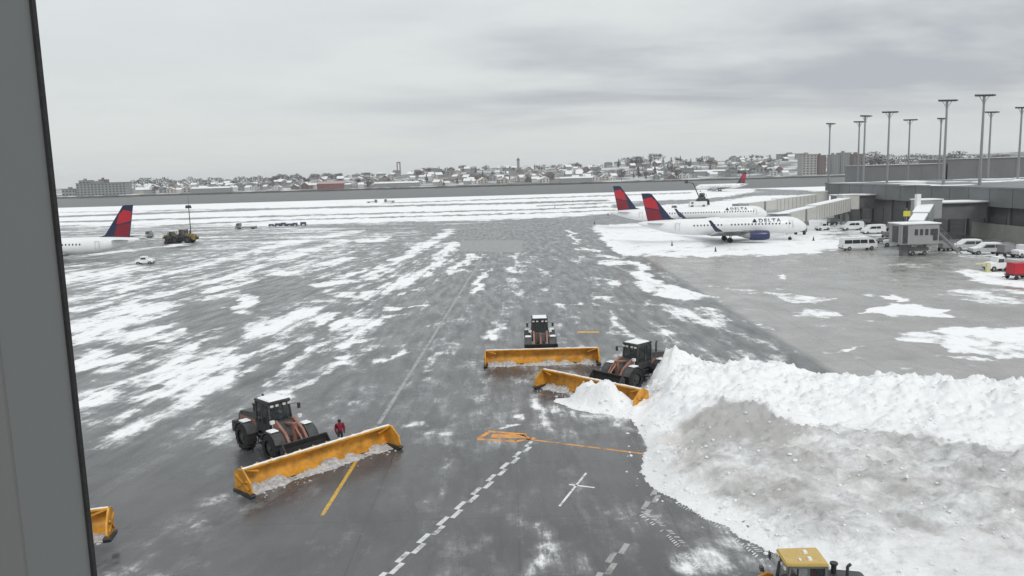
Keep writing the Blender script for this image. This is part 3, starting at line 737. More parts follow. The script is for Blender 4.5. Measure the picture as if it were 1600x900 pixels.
def make_plane(fwd=18.4, aft=20.6, r=1.95, zc=3.6, tail_z=11.7, span=17.3, side=-1, winglets=True, cowl=None, letter=True, detail=True):
    """nose +x, origin under the main gear. side: which flank (y sign) shows"""
    t = empty('airliner'); cowl = cowl or engblue
    sec = [(-aft, zc+1.15, .18, .2), (-aft+.8, zc+1.05, .42, .45), (-aft+2.6, zc+.85, .78, .85), (-aft+6, zc+.45, 1.35, 1.42), (-aft+9.5, zc+.12, 1.78, 1.82), (-aft+13, zc, r, r),
           (fwd-9, zc, r, r), (fwd-5, zc, r, r), (fwd-3.4, zc-.06, r*.93, r*.95), (fwd-2.2, zc-.22, r*.80, r*.82), (fwd-1.1, zc-.45, r*.58, r*.58), (fwd-.4, zc-.58, r*.33, r*.32), (fwd, zc-.62, r*.05, r*.05)]
    n = 28; w = MB()
    w.loft([[(x, a*sin(2*pi*i/n), z+b_*cos(2*pi*i/n)) for i in range(n)] for x, z, a, b_ in sec])
    fu = w.build('fuselage', planewhite, t, smooth=True)
    w = MB(); w.loft([[(x, r*k*sin(2*pi*i/16)*.95, zc-1.05*r*.75+.85*k*cos(2*pi*i/16)) for i in range(16)] for x, k in ((-5.5, .3), (-3.5, .85), (3.5, .9), (6.5, .35))]); w.build('belly_fairing', wing, t, smooth=True)
    # fin
    zb = zc+1.55; dz = tail_z-zb
    fin = [(-aft+9.6, zb+.15), (-aft+7.6, zb+.75), (-aft+3.0, tail_z-.1), (-aft+2.4, tail_z), (-aft+.75, tail_z), (-aft+2.2, zb), (-aft+2.6, zb-.4), (-aft+8.5, zb-.2)]
    w = MB(); w.prism(fin, -.14, .14); f_ = w.build('tail_fin', navy, t)
    def lerp(u, v):   # u along chord 0 = leading, v height 0..1
        le = (-aft+8.6+(-aft+3.0-(-aft+8.6))*v); te = (-aft+2.15+(-aft+.8-(-aft+2.15))*v)
        return (le+(te-le)*u, zb+dz*v)
    w = MB(); w.prism([lerp(.30, .42), lerp(.16, .72), lerp(.30, .86), lerp(.98, .80), lerp(.98, .52), lerp(.62, .46)], -.17, .17); w.build('tail_emblem', red, f_)
    w = MB(); w.prism([lerp(.42, .08), lerp(.36, .38), lerp(.62, .42), lerp(.97, .46), lerp(.97, .04), lerp(.60, .05)], -.165, .165); w.build('tail_emblem', maroon, f_)
    for sd in (-1, 1):
        w = MB(); w.loft([[(-aft+6.2, sd*.6, zc+1.0), (-aft+4.5, sd*.6, zc+1.12), (-aft+2.2, sd*.6, zc+1.05), (-aft+4.5, sd*.6, zc+.9)],
                          [(-aft+2.2, sd*7.0, zc+1.6), (-aft+1.6, sd*7.0, zc+1.66), (-aft+.9, sd*7.0, zc+1.62), (-aft+1.6, sd*7.0, zc+1.56)]]); w.build('tailplane', wing, t)
        s0 = [(5.8, zc-1.1), (3, zc-.75), (-3.0, zc-1.15), (2.5, zc-1.45)]
        w = MB(); w.loft([[(x, sd*1.6, z) for x, z in s0],
                          [(x, sd*5.8, z) for x, z in ((2.6, zc-.75), (.8, zc-.55), (-3.0, zc-.85), (.8, zc-1.0))],
                          [(x, sd*span, z) for x, z in ((-5.0, zc+.15), (-5.6, zc+.22), (-6.5, zc+.15), (-5.6, zc+.08))]]); wg = w.build('wing', wing, t, smooth=False)
        q = MB(); q.loft([[(-2.9, sd*2.2, zc-.95), (-2.7, sd*2.2, zc-1.25), (-4.6, sd*2.2, zc-1.75)], [(-4.3, sd*10.8, zc-.42), (-4.1, sd*10.8, zc-.65), (-5.5, sd*10.8, zc-.95)]]); q.build('flap', wing, wg)
        for yy in (4.2, 7.5, 10.8):
            xx = -3.0-(yy-5.8)*.30 if yy > 5.8 else -3.0
            q = MB(); q.loft([[(xx+dx, sd*yy+.16*k*sin(2*pi*i/8), zc-1.05+(yy/17)*.9+.18*k*cos(2*pi*i/8)) for i in range(8)] for dx, k in ((1.8, .3), (.6, 1), (-.4, .9), (-1.3, .15))]); q.build('flap_fairing', wing, wg)
        if winglets:
            q = MB(); q.loft([[(-5.0, sd*span, zc+.2), (-6.5, sd*span, zc+.15), (-6.5, sd*(span+.12), zc+.1), (-5.0, sd*(span+.12), zc+.1)],
                              [(-6.2, sd*(span+.45), zc+1.0), (-7.2, sd*(span+.45), zc+1.0), (-7.2, sd*(span+.53), zc+.97), (-6.2, sd*(span+.53), zc+.97)],
                              [(-7.6, sd*(span+.85), zc+2.6), (-8.2, sd*(span+.85), zc+2.6), (-8.2, sd*(span+.9), zc+2.58), (-7.6, sd*(span+.9), zc+2.58)]]); q.build('winglet', navy, wg)
        ey, ez = sd*4.9, 1.72
        def ring(x, k, m=20): return [(x, ey+k*sin(2*pi*i/m), ez+k*cos(2*pi*i/m)) for i in range(m)]
        w = MB(); w.loft([ring(8.2, .92), ring(8.0, 1.03), ring(7.2, 1.14), ring(5.4, 1.16), ring(3.9, 1.0)]); en = w.build('engine', cowl, t, smooth=True)
        w = MB(); w.loft([ring(8.24, .80), ring(8.30, .93), ring(8.16, 1.01), ring(8.0, .85)], False); w.build('intake_lip', galv, en, smooth=True)
        w = MB(); w.loft([ring(8.215, .84), ring(8.216, .1)]); w.build('fan', dark, en)
        w = MB(); w.loft([ring(3.92, .78), ring(3.0, .62), ring(2.4, .42), ring(1.7, .1)]); w.beam((6.5, ey, 2.75), (1.5, ey, 2.75), .3, .35); w.build('exhaust_nozzle', steel, en, smooth=False)
        # gear
        w = MB(); w.cyl((0, sd*2.86, .5), (0, sd*2.6, 2.4), .13); w.cyl((.1, sd*2.86, .9), (.9, sd*2.4, 2.2), .07); w.build('landing_gear', steel, t)
        q = MB()
        for dy in (-.42, .42): q.cyl((0, sd*2.86+dy-.19, .56), (0, sd*2.86+dy+.19, .56), .56, n=18)
        q.build('wheel', rubber, t)
    nx = fwd-3.9
    w = MB(); w.cyl((nx, 0, .35), (nx+.15, 0, 2.2), .1); w.build('landing_gear', steel, t)
    q = MB()
    for dy in (-.22, .22): q.cyl((nx, dy-.1, .36), (nx, dy+.1, .36), .36, n=16)
    q.build('wheel', rubber, t)
    w = MB()
    for sd in (-1, 1): w.add([(nx+.8, sd*.4, 1.75), (nx-.8, sd*.4, 1.75), (nx-.8, sd*.5, 1.1), (nx+.8, sd*.5, 1.1)], [(0, 1, 2, 3)])
    w.build('gear_door', planewhite, t)
    # cockpit glass
    w = MB(); pts = []
    for i in range(-4, 5):
        a = i*radians(17); pts.append((fwd-1.55-abs(i)*.33, sin(a)*r*.80*.96+.0, 0))
    ringa = [(p[0]-.32, sin(radians(17*i))*r*.76, zc+.72-.03*abs(i)+.03) for i, p in zip(range(-4, 5), pts)]
    ringb = [(p[0]+.15, sin(radians(17*i))*r*.83, zc+.28+.02*abs(i)) for i, p in zip(range(-4, 5), pts)]
    w.loft([[(x-.25, y*.9, z) for x, y, z in ringa], ringa, ringb, [(x-.25, y*.9, z) for x, y, z in ringb]]); w.build('cockpit_window', glass, t)
    if detail:
        wm = MB(); wm.box((0, 0, 0), (.30, .05, .40)); first = wm.build('cabin_window', glass, t, bevel=.0)
        yy = sd_y = side*sqrt(max(0, r*r-.42**2)); first.location = (-aft+9.2, side*(1.7), zc+.45); k = 0; x = -aft+12.6
        first.location = (x, side*(sqrt(r*r-.45**2)), zc+.45)
        while x < fwd-5.2:
            x += .78; k += 1
            if k in (9, 10, 26): continue
            c = first.copy(); COL.objects.link(c); c.parent = t; c.location = (x, first.location.y, zc+.45)
        for xd in (fwd-4.3, -aft+8.8):
            w = MB(); yy = side*(r-.03)
            for dx in (-.45, .45): w.box((xd+dx, yy*(.985 if xd > 0 else .90), zc+.2), (.04, .14, 1.75))
            w.box((xd, yy*.94*(1 if xd > 0 else .9), zc+1.05), (.9, .1, .04)); w.build('door', wing, t)
    if letter:
        rz = 0 if side < 0 else pi
        lx_ = fwd-13.2 if side < 0 else fwd-7.0
        text_obj('DELTA', 1.35, navy, t, (lx_+1.6, side*(r*.86+.06), zc+.78), (radians(90-28), 0, rz), 'lettering', .06, 1.35)
        w = MB(); w.prism([(lx_+.1, zc+.85), (lx_+1.2, zc+.85), (lx_+.65, zc+1.68)], side*(r*.70), side*(r*.93)); w.build('emblem', navy, t)
    return t

g0 = G(1136, 377.5)
pa = make_plane()
tag(pa, 'white airliner with a blue engine and winglets, the nearer of the two parked nose right', 'airliner'); pa.location = (g0[0], g0[1], 0); pa.rotation_euler = (0, 0, radians(-2))
pb = make_plane(fwd=23.5, aft=23.5, tail_z=12.6, zc=3.7, cowl=planewhite, winglets=True)
xb = AT(958, 330, 238)[0]
tag(pb, 'white airliner parked behind the nearer one, nose right under the boarding bridge', 'airliner'); pb.location = (xb+23.0, 240, 0); pb.rotation_euler = (0, 0, radians(0))
pc = make_plane(tail_z=13.6, side=1, cowl=galv, winglets=False, letter=False)
tag(pc, 'small distant white airliner with a red tail taxiing nose left beyond the apron', 'airliner')
xc = AT(1168, 290, 600)[0]; pc.location = (xc-20.6, 600, 0); pc.rotation_euler = (0, 0, pi)
pd = make_plane(side=1, cowl=engblue, tail_z=12.5)
xd_ = AT(212, 375, 180)[0]
tag(pd, 'white airliner at the left, cut off by the window frame, its tail end showing', 'airliner')
pd.location = (xd_-20.2, 181, 0); pd.rotation_euler = (0, 0, radians(180))

# ------------------------------------------------------------------ terminal
def bldg(name, label, cat='building', group=None): return empty(name, label=label, cat=cat, group=group)
tm = bldg('concourse_building', 'long grey concourse with a pale upper band and dark recessed ground floor at right', 'terminal')
w = MB(); w.box((150, 201, 9.1), (92, 128, 3.9)); w.build('upper_wall', wallgrey, tm)
w = MB(); w.box((151.5, 200, 3.6), (90, 126, 7.2)); w.build('lower_wall', walldark, tm)
w = MB(); w.box((150, 201, 11.15), (92.4, 128.4, .3)); w.build('roof', roofmat, tm)
w = MB(); rg = random.Random(9)
for i in range(60):
    x = rg.uniform(106, 190); y = rg.uniform(150, 258); pts = [(x+rg.uniform(.6, 1)*rg.uniform(3, 8)*cos(a), y+rg.uniform(.6, 1)*6*sin(a)) for a in np.linspace(0, 2*pi, 12)[:-1]]
    w = MB(); w.prism(pts, 11.31, 11.36+.001*i, 'z'); w.build('snow_patch', snowm, tm)
w = MB(); w.box((103.95, 201, 11.22), (.25, 128, .3)); w.build('roof_edge', galv, tm)
for i in range(16):
    w = MB(); w.box((103.985, 142+i*8, 9.1), (.1, .12, 3.86)); w.build('panel_joint', walldark, tm)
for i, yb in enumerate((158, 166, 174, 182, 190, 203, 211, 219, 231, 239, 247, 255)):
    w = MB(); w.box((106.45, yb, 2.6), (.12, 5.0, 4.2)); dr_ = w.build('service_door', mat('door_grey', (.10, .105, .11), .5), tm)
    w = MB()
    for k in range(4): w.box((106.37, yb, 1.2+k*.95), (.06, 4.7, .06))
    w.build('rail', dark, dr_)
    w = MB(); w.box((106.2, yb+4, 3.6), (.5, .5, 7.1)); w.build('column', wallgrey, tm)
w = MB(); w.box((105.3, 165, 1.7), (.5, 34, 3.4)); w.box((103.6, 148, 1.5), (.4, .4, 3)); tag(w.build('blast_wall', conc), 'low pale concrete wall in front of the dark concourse at the right edge', 'wall')
# blocks on the roof behind
def block(x0p, x1p, ytop, Y, dep, label, mt=wallmid, ribs=5):
    xa, _ = AT(x0p, 260, Y); xb_, _ = AT(x1p, 260, Y); _, zt = AT((x0p+x1p)/2, ytop, Y)
    b_ = empty('plant_screen_building', ((xa+xb_)/2, Y+dep/2, 0), label=label, cat='building')
    w = MB(); w.box((0, 0, zt/2), (xb_-xa, dep, zt)); w.build('wall', mt, b_)
    w = MB(); w.box((0, 0, zt+.15), (xb_-xa+.6, dep+.6, .3)); w.build('roof', roofmat, b_)
    w = MB(); w.box((0, 0, zt+.36), (xb_-xa-.4, dep-.4, .12)); w.build('roof_snow', snowm, b_)
    for k in range(ribs):
        w = MB(); w.box((-(xb_-xa)/2+(k+.5)*(xb_-xa)/ribs, -dep/2-.02, zt/2), (.12, .1, zt-.3)); w.build('panel_joint', walldark if k % 2 else galv, b_)
    return b_, zt
block(1352, 1478, 258, 335, 20, 'lower grey windowless block rising behind the concourse roof, left of the taller one')
block(1481, 1602, 248, 336, 24, 'tall grey windowless block with a snowy flat roof behind the concourse', ribs=4)
block(1604, 1800, 246, 336, 24, 'grey windowless block past the right edge of the concourse roof', ribs=4)
# canopies / fixed links out of the facade
def link(Y, x0, w_, z0, z1, label):
    e = empty('boarding_link', ((104+x0)/2, Y, 0), label=label, cat='boarding link')
    L_ = 104-x0
    w = MB(); w.box((0, 0, (z0+z1)/2), (L_, w_, z1-z0)); w.build('wall', walldark, e)
    w = MB(); w.box((0, 0, z1+.12), (L_+.8, w_+1.6, .22)); w.build('roof', galv, e)
    w = MB(); w.box((0, 0, z1+.32), (L_+.6, w_+1.4, .18)); w.build('roof_snow', snowm, e)
    for k in (-1, 1):
        w = MB(); w.cyl((-L_/2+1, k*w_*.35, 0), (-L_/2+1, k*w_*.35, z0), .3); w.build('column', wallgrey, e)
link(178, 92, 6.5, 4.6, 8.0, 'dark snow-topped link from the concourse to the right boarding bridge')
link(232, 94, 6.5, 4.6, 8.1, 'dark snow-topped link from the concourse to the left boarding bridge')

def bridge(rot, cabp, zr, zc_, label, matt=bridgemat, extra=False):
    """rot: rotunda xy, cabp: cab xy"""
    e = empty('boarding_bridge', (rot[0], rot[1], 0), label=label, cat='boarding bridge')
    dx, dy = cabp[0]-rot[0], cabp[1]-rot[1]; Ls = sqrt(dx*dx+dy*dy); ux, uy = dx/Ls, dy/Ls
    w = MB(); w.box((0, 0, zr+.6), (4.4, 4.4, 3.9)); w.build('rotunda', matt, e)
    w = MB(); w.box((0, 0, zr+2.65), (4.8, 4.8, .2)); w.build('rotunda_roof', snowm, e)
    w = MB(); w.cyl((0, 0, 0), (0, 0, zr-1.4), .55, n=16); w.build('column', wallgrey, e)
    def at(t): return Vector((dx*t, dy*t, zr+(zc_-zr)*t))
    w = MB(); w.beam(at(2.0/Ls), at(.58), 3.1, 3.5); tn = w.build('outer_tunnel', matt, e)
    w = MB(); w.beam(at(.5), at(1), 2.7, 3.0); w.build('inner_tunnel', matt, e)
    w = MB(); w.beam(at(2.0/Ls)+Vector((0, 0, 1.83)), at(.58)+Vector((0, 0, 1.83)), 3.0, .14); w.beam(at(.585)+Vector((0, 0, 1.57)), at(1)+Vector((0, 0, 1.57)), 2.6, .14); w.build('roof_snow', snowm, e)
    w = MB()
    for k in range(int(Ls/1.6)):
        p = at((2.4+k*1.55)/Ls); 
        if (2.4+k*1.55)/Ls > .57: break
        for sd in (-1, 1): w.box((p.x-uy*1.57*sd, p.y+ux*1.57*sd, p.z), (.09, .09, 3.3))
    w.build('ribs', galv, tn)
    w = MB(); p = at(.74); w.beam((p.x-uy*1.6, p.y+ux*1.6, .8), (p.x-uy*1.5, p.y+ux*1.5, p.z+1.5), .35, .35); w.beam((p.x+uy*1.6, p.y-ux*1.6, .8), (p.x+uy*1.5, p.y-ux*1.5, p.z+1.5), .35, .35)
    w.beam((p.x-uy*1.6, p.y+ux*1.6, .9), (p.x+uy*1.6, p.y-ux*1.6, .9), .5, .5); w.build('lift_frame', galv, e)
    for sd in (-1, 1):
        w = MB(); w.cyl((p.x-uy*1.1*sd-uy*.2, p.y+ux*1.1*sd+ux*.2, .55), (p.x-uy*1.1*sd+uy*.2, p.y+ux*1.1*sd-ux*.2, .55), .55, n=14); w.build('wheel', rubber, e)
    return e, at, (ux, uy)
ea, ata, ua = bridge((93.5, 222), (g0[0]+14.6, g0[1]+6.0), 6.2, 4.4, 'pale boarding bridge sloping down to the nose of the nearer airliner')
c = ata(1.0)
w = MB(); w.box((c.x-.6, c.y-1.0, c.z), (3.6, 3.4, 3.0), rz=.4); w.build('cab', bridgegrey, ea)
w = MB(); w.box((c.x-1.4, c.y-1.8, c.z+1.62), (3.8, 3.6, .15), rz=.4); w.build('cab_snow', snowm, ea)
w = MB(); w.box((c.x-1.8, c.y-2.6, c.z+.4), (2.0, .2, 1.0), rz=.4); w.build('cab_window', glass, ea)
eb, atb, ub = bridge((99, 258), (xb+40.5, 246.5), 6.2, 4.6, 'boarding bridge reaching the nose of the farther airliner, seen above the first bridge')
c = atb(1.0); w = MB(); w.box((c.x-.6, c.y-1.2, c.z), (3.6, 3.4, 3.0), rz=.4); w.build('cab', bridgegrey, eb)
# right bridge with cab facing
cx0, cy0 = 74.6, 146.5
ec, atc, uc = bridge((88.8, 171), (76.5, 150.8), 6.6, 4.6, 'grey boarding bridge at the right, its windowed cab facing the apron with no aircraft', bridgegrey)
w = MB(); w.box((cx0-.2, cy0+.8, 4.1), (7.0, 4.6, 3.7)); cb = w.build('cab', bridgegrey, ec, bevel=.08)
w = MB(); w.box((cx0-.2, cy0+.8, 6.05), (7.4, 5.0, .2)); w.build('cab_snow', snowm, cb)
for k in range(4):
    w = MB(); w.box((cx0-.9+k*.95, cy0-1.53, 4.5), (.55, .08, 1.1)); w.build('cab_window', glass, cb)
w = MB(); w.box((cx0-2.9, cy0-1.54, 4.1), (.9, .07, 3.2)); w.box((cx0-3.72, cy0+.6, 4.1), (.07, 2.2, 3.0)); w.build('bellows', dark2, cb)
w = MB(); w.box((cx0+2.6, cy0-1.53, 4.0), (.8, .08, 2.1)); w.build('door', dark2, cb)
w = MB(); w.cyl((cx0-1.8, cy0+1, 0), (cx0-1.8, cy0+1, 2.3), .8, n=14); w.cyl((cx0+1.8, cy0+1, 0), (cx0+1.8, cy0+1, 2.3), .45, n=14); w.box((cx0, cy0+1, 1.2), (5.0, 1.2, .6)); w.build('undercarriage', wallgrey, ec)
st = MB()
a_ = Vector((cx0+4.0, cy0+.5, 4.4)); b__ = Vector((cx0+8.2, cy0+.2, .2))
for dy in (-.6, .6): st.beam(a_+Vector((0, dy, -.2)), b__+Vector((0, dy, -.0)), .08, .25); st.beam(a_+Vector((0, dy, .9)), b__+Vector((0, dy, 1.0)), .05, .05)
for k in range(14):
    p = a_.lerp(b__, k/14); st.box(p, (.3, 1.2, .05))
for k in range(5):
    p = a_.lerp(b__, k/4); st.beam(p+Vector((0, -.6, 0)), p+Vector((0, -.6, 1.0)), .05, .05)
ec_st = st.build('stairs', galv, ec)
for o in (x for x in ec.children if x.name.startswith(('cab', 'undercarriage', 'stairs'))): o.location = (-88.8, -171, 0)
for e, nm in ((ea, 0), (eb, 0)):
    pass
# tall white duct beside rotunda + yellow gate sign
w = MB(); w.box((85.5, 168.2, 6.6), (.9, .9, 7.8)); tag(w.build('service_shaft', white), 'tall narrow white shaft beside the right bridge rotunda', 'shaft')
sg = empty('gate_sign', (cx0-.1, cy0+4.0, 0), label='small yellow gate sign on a post above the right bridge cab', cat='sign')
w = MB(); w.cyl((0, 0, 0), (0, 0, 8.6), .08); w.build('post', galv, sg)
w = MB(); w.box((0, -.12, 7.6), (1.3, .1, 1.0)); w.build('sign_panel', signyellow, sg)

# ------------------------------------------------------------------ light masts
def make_mast(h=32.0):
    t = empty('floodlight_mast')
    w = MB(); w.cyl((0, 0, 0), (0, 0, h-.8), .42, .24, 12); w.build('pole', galv, t)
    w = MB(); w.beam((-2.3, 0, h), (2.3, 0, h), .16, .2); w.beam((0, 0, h-1.7), (-1.2, 0, h-.1), .1, .1); w.beam((0, 0, h-1.7), (1.2, 0, h-.1), .1, .1); w.cyl((0, 0, h-1.8), (0, 0, h), .3, .3, 10)
    cr = w.build('crossarm', galv, t)
    w = MB(); w.box((0, 0, 0), (.62, .8, .28), rx=.25); f = w.build('floodlight', dark2, cr); f.location = (-2.1, -.35, h+.18)
    for x in (-1.26, -.42, .42, 1.26, 2.1):
        c = f.copy(); COL.objects.link(c); c.parent = cr; c.location = (x, -.35, h+.18)
    return t
masts = [(1297, 194, 'leftmost tall floodlight mast standing alone beside the boarding bridges', 0.6, .62),
         (1343, 191, 'floodlight mast close on the left of a slightly taller one', .2, 1),
         (1352, 182, 'floodlight mast close on the right of a slightly shorter one at the left', .5, .8),
         (1390, 176, 'floodlight mast rising left of the isolated short wide one', .1, 1),
         (1422, 188, 'short looking floodlight mast with a wide level head in mid group', 0, 1.1),
         (1471, 186, 'thin floodlight mast just left of a much taller one', .5, .7),
         (1480, 158, 'tall floodlight mast with a broad tilted head, second tallest', .1, 1.15),
         (1538, 150, 'tallest floodlight mast of all against the sky', .1, 1.25),
         (1549, 176, 'floodlight mast half hidden just right of the tallest one', .2, 1.1),
         (1597, 169, 'floodlight mast at the right edge of the picture', .2, 1)]
m0 = make_mast(); first = True
for x, y, lab, rz, sc in masts:
    hor = 272-(x-800)*.02793; pass
    lo, hi = 60, 500
    for _ in range(40):
        mid = (lo+hi)/2
        if AT(x, y, mid)[1] > 32: hi = mid
        else: lo = mid
    X_, _z = AT(x, y, mid)
    o = m0 if first else copy_tree(m0); first = False
    o['category'] = 'light mast'
    place(o, (X_, mid, 0), rz, lab, 'floodlight masts around the concourse')

# ------------------------------------------------------------------ vehicles
def make_vehicle(name, prof_, wdt, body, win, wheels, r=.36, snow=None, glassm=glass, extra=None):
    """prof: side outline (x,z); win: list of side glass polygons"""
    t = empty(name)
    w = MB(); n = len(prof_)
    zs = [p[1] for p in prof_]; zt = max(zs)
    def wy(z): return wdt/2*(1-.10*max(0, (z-zt*.55)/(zt*.45)))
    rings = []
    v = [(x, -wy(z), z) for x, z in prof_]+[(x, wy(z), z) for x, z in prof_]
    w.add(v, [(i, (i+1) % n, n+(i+1) % n, n+i) for i in range(n)]+[tuple(range(n))[::-1], tuple(range(n, 2*n))])
    bd = w.build('body', body, t, bevel=.04)
    for poly in win:
        for sd in (-1, 1):
            q = MB(); q.add([(x, sd*(wy(z)+.012), z) for x, z in poly]+[(x, sd*(wy(z)-.05), z) for x, z in poly], [tuple(range(len(poly))), tuple(range(len(poly), 2*len(poly)))]+[(i, (i+1) % len(poly), len(poly)+(i+1) % len(poly), len(poly)+i) for i in range(len(poly))])
            q.build('window', glassm, t)
    for x in wheels:
        for sd in (-1, 1):
            q = MB(); q.cyl((x, sd*(wdt/2-.24), r), (x, sd*(wdt/2+.015), r), r, n=18); wh = q.build('wheel', rubber, t)
            q = MB(); q.cyl((x, sd*(wdt/2-.1), r), (x, sd*(wdt/2+.03), r), r*.55, n=12); q.build('rim', steel, wh)
    if snow:
        for poly in snow:
            q = MB(); q.prism(poly, -wdt*.44, wdt*.44); q.build('snow_layer', snowm, t)
    q = MB(); fx = max(p[0] for p in prof_); bx = min(p[0] for p in prof_)
    for sd in (-1, 1): q.box((fx-.02, sd*wdt*.36, .78), (.08, .3, .16))
    q.build('headlight', mat('lamp_glass', (.6, .6, .58), .2), t)
    q = MB()
    for sd in (-1, 1): q.box((bx+.02, sd*wdt*.42, .95), (.06, .14, .4))
    q.build('tail_light', maroon, t)
    q = MB(); q.box((fx-.02, 0, .45), (.14, wdt*.96, .2)); q.box((bx+.02, 0, .45), (.14, wdt*.96, .2)); q.build('bumper', dark2, t)
    return t
VAN = [(-2.7, .4), (-2.75, 1.9), (-2.6, 2.15), (1.0, 2.15), (1.75, 1.45), (2.6, 1.15), (2.75, .8), (2.7, .4)]
VW = [[(-2.5, 1.35), (-2.5, 1.9), (-1.5, 1.9), (-1.5, 1.35)], [(-1.4, 1.35), (-1.4, 1.9), (-.4, 1.9), (-.4, 1.35)], [(-.3, 1.35), (-.3, 1.9), (.9, 1.9), (1.45, 1.35)]]
SUV = [(-2.3, .45), (-2.35, 1.2), (-1.9, 1.75), (.4, 1.78), (1.15, 1.15), (2.2, 1.0), (2.35, .7), (2.3, .45)]
SW = [[(-1.95, 1.15), (-1.75, 1.62), (-1.0, 1.65), (-1.0, 1.15)], [(-.9, 1.15), (-.9, 1.65), (.3, 1.65), (.85, 1.15)]]
BUS = [(-3.5, .45), (-3.55, 2.2), (-3.4, 2.45), (2.3, 2.45), (2.9, 2.2), (3.4, 1.3), (3.5, .8), (3.45, .45)]
BW = [[(-3.2, 1.4), (-3.2, 2.1), (-1.7, 2.1), (-1.7, 1.4)], [(-1.6, 1.4), (-1.6, 2.1), (-.1, 2.1), (-.1, 1.4)], [(0, 1.4), (0, 2.1), (1.4, 2.1), (1.4, 1.4)], [(1.7, 1.35), (1.7, 2.1), (2.6, 2.1), (3.0, 1.4)]]
o = make_vehicle('minibus', BUS, 2.1, white, BW, (-2.2, 2.3), .4, [[(-3.4, 2.46), (-3.3, 2.56), (2.1, 2.55), (2.25, 2.46)]])
p = G(1344, 391); o['category'] = 'minibus'; place(o, (p[0], p[1]+1, 0), radians(2), 'white minibus with dark side windows parked in front of the airliner bridge')
v1 = make_vehicle('parked_van', VAN, 2.0, white, VW[1:], (-1.8, 1.8), .36, [[(-2.6, 2.16), (-2.5, 2.3), (.8, 2.28), (1.0, 2.16)]])
v1['category'] = 'van'; p = G(1334, 360); place(v1, (p[0], p[1]+1, 0), radians(183), 'white van under the rotunda of the left boarding bridge', 'white vans')
v2 = copy_tree(v1); p = G(1367, 366); place(v2, (p[0], p[1]+1, 0), radians(183), 'snow-covered white van in front of the dark service doors, right of another van', 'white vans')
s1 = make_vehicle('parked_car', SUV, 1.85, mat('car_silver', (.45, .46, .47), .35), SW, (-1.45, 1.45), .35, [[(-1.95, 1.77), (-1.8, 1.95), (.3, 1.97), (1.3, 1.25), (2.2, 1.1), (2.25, 1.0), (1.15, 1.14), (.4, 1.78)]])
s1['category'] = 'car'; p = G(1514, 392); place(s1, (p[0], p[1]+1, 0), radians(178), 'snow-covered car parked by the low concrete wall, the left one of two', 'snow-covered cars', (1.25, 1.1, 1.1))
s2 = copy_tree(s1); p = G(1545, 398); place(s2, (p[0], p[1]+1, 0), radians(176), 'snow-covered car parked by the low concrete wall, the right one of two', 'snow-covered cars', (1.2, 1.1, 1.1))
TUG = [(-1.5, .35), (-1.5, 1.0), (-.6, 1.0), (-.6, 1.75), (.4, 1.75), (.5, 1.1), (1.5, 1.0), (1.5, .35)]
TW = [[(-.5, 1.15), (-.5, 1.62), (.3, 1.62), (.38, 1.15)]]
t1 = make_vehicle('baggage_tractor', TUG, 1.5, white, TW, (-.95, .95), .35, [[(-.6, 1.76), (-.55, 1.86), (.35, 1.86), (.4, 1.76)], [(.55, 1.1), (.6, 1.2), (1.4, 1.12), (1.45, 1.0)]])
t1['category'] = 'baggage tractor'; p = G(1562, 424); place(t1, (p[0], p[1]+.8, 0), radians(185), 'white baggage tractor with snow on it left of the red cart', 'baggage tractors', (1.15, 1.2, 1.2))
t2 = copy_tree(t1); p = G(1423, 398); place(t2, (p[0]+.6, p[1]-.8, 0), radians(180), 'white baggage tractor beneath the cab of the right boarding bridge', 'baggage tractors')
t3 = copy_tree(t1); p = G(225, 413); place(t3, (p[0], p[1]+.6, 0), radians(6), 'lone small tractor on the streaked snow below the left tail', 'baggage tractors', (1.25, 1.1, .9))
t4 = copy_tree(t1); p = G(1596, 402); place(t4, (p[0], p[1], 0), radians(200), 'baggage tractor behind the red cart at the right edge', 'baggage tractors')
t5 = copy_tree(t1); p = G(1395, 385); place(t5, (p[0], p[1], 0), radians(160), 'snowy baggage tractor left of the right bridge, behind the minibus', 'baggage tractors', (1.2, 1.2, 1.2))
t6 = copy_tree(t1); p = G(1285, 360); place(t6, (p[0], p[1], 0), radians(190), 'white tractor in front of the nose of the nearer airliner', 'baggage tractors', (1.2, 1.1, 1.1))
def make_cart(mt, h=1.2, frame=True):
    t = empty('equipment_cart')
    w = MB(); w.box((0, 0, .55), (2.6, 1.6, .14)); w.beam((1.3, 0, .5), (2.1, 0, .3), .08, .08); w.build('bed', dark2, t)
    if frame:
        w = MB(); w.box((0, 0, .62+h/2), (2.4, 1.5, h), taper=.96); w.build('box', mt, t, bevel=.04)
    for x in (-.9, .9):
        for sd in (-1, 1):
            w = MB(); w.cyl((x, sd*.72, .25), (x, sd*.86, .25), .25, n=12); w.build('wheel', rubber, t)
    return t
rc = make_cart(red, 1.35); rc['category'] = 'cart'; p = G(1594, 437); place(rc, (p[0]+.4, p[1]+.8, 0), radians(185), 'bright red equipment cart at the right edge of the apron', None, (1.3, 1.2, 1.2))
bc = make_cart(mat('cart_blue', (.06, .07, .13), .6), .7); bc['category'] = 'cart'
GB = 'dark baggage carts in a row on the far left apron'
for i, x in enumerate((424, 434, 443, 452, 461, 474)):
    p = G(x, 354-(x-420)*.03); c = bc if i == 0 else copy_tree(bc); place(c, (p[0], p[1], 0), radians(4), 'dark baggage cart standing in a row on the snow, far left apron', GB, (.75+.1*(i % 2), .8, .7+.15*(i % 3)))
gc = make_cart(mat('cart_grey', (.22, .22, .23), .6), .9); gc['category'] = 'cart'
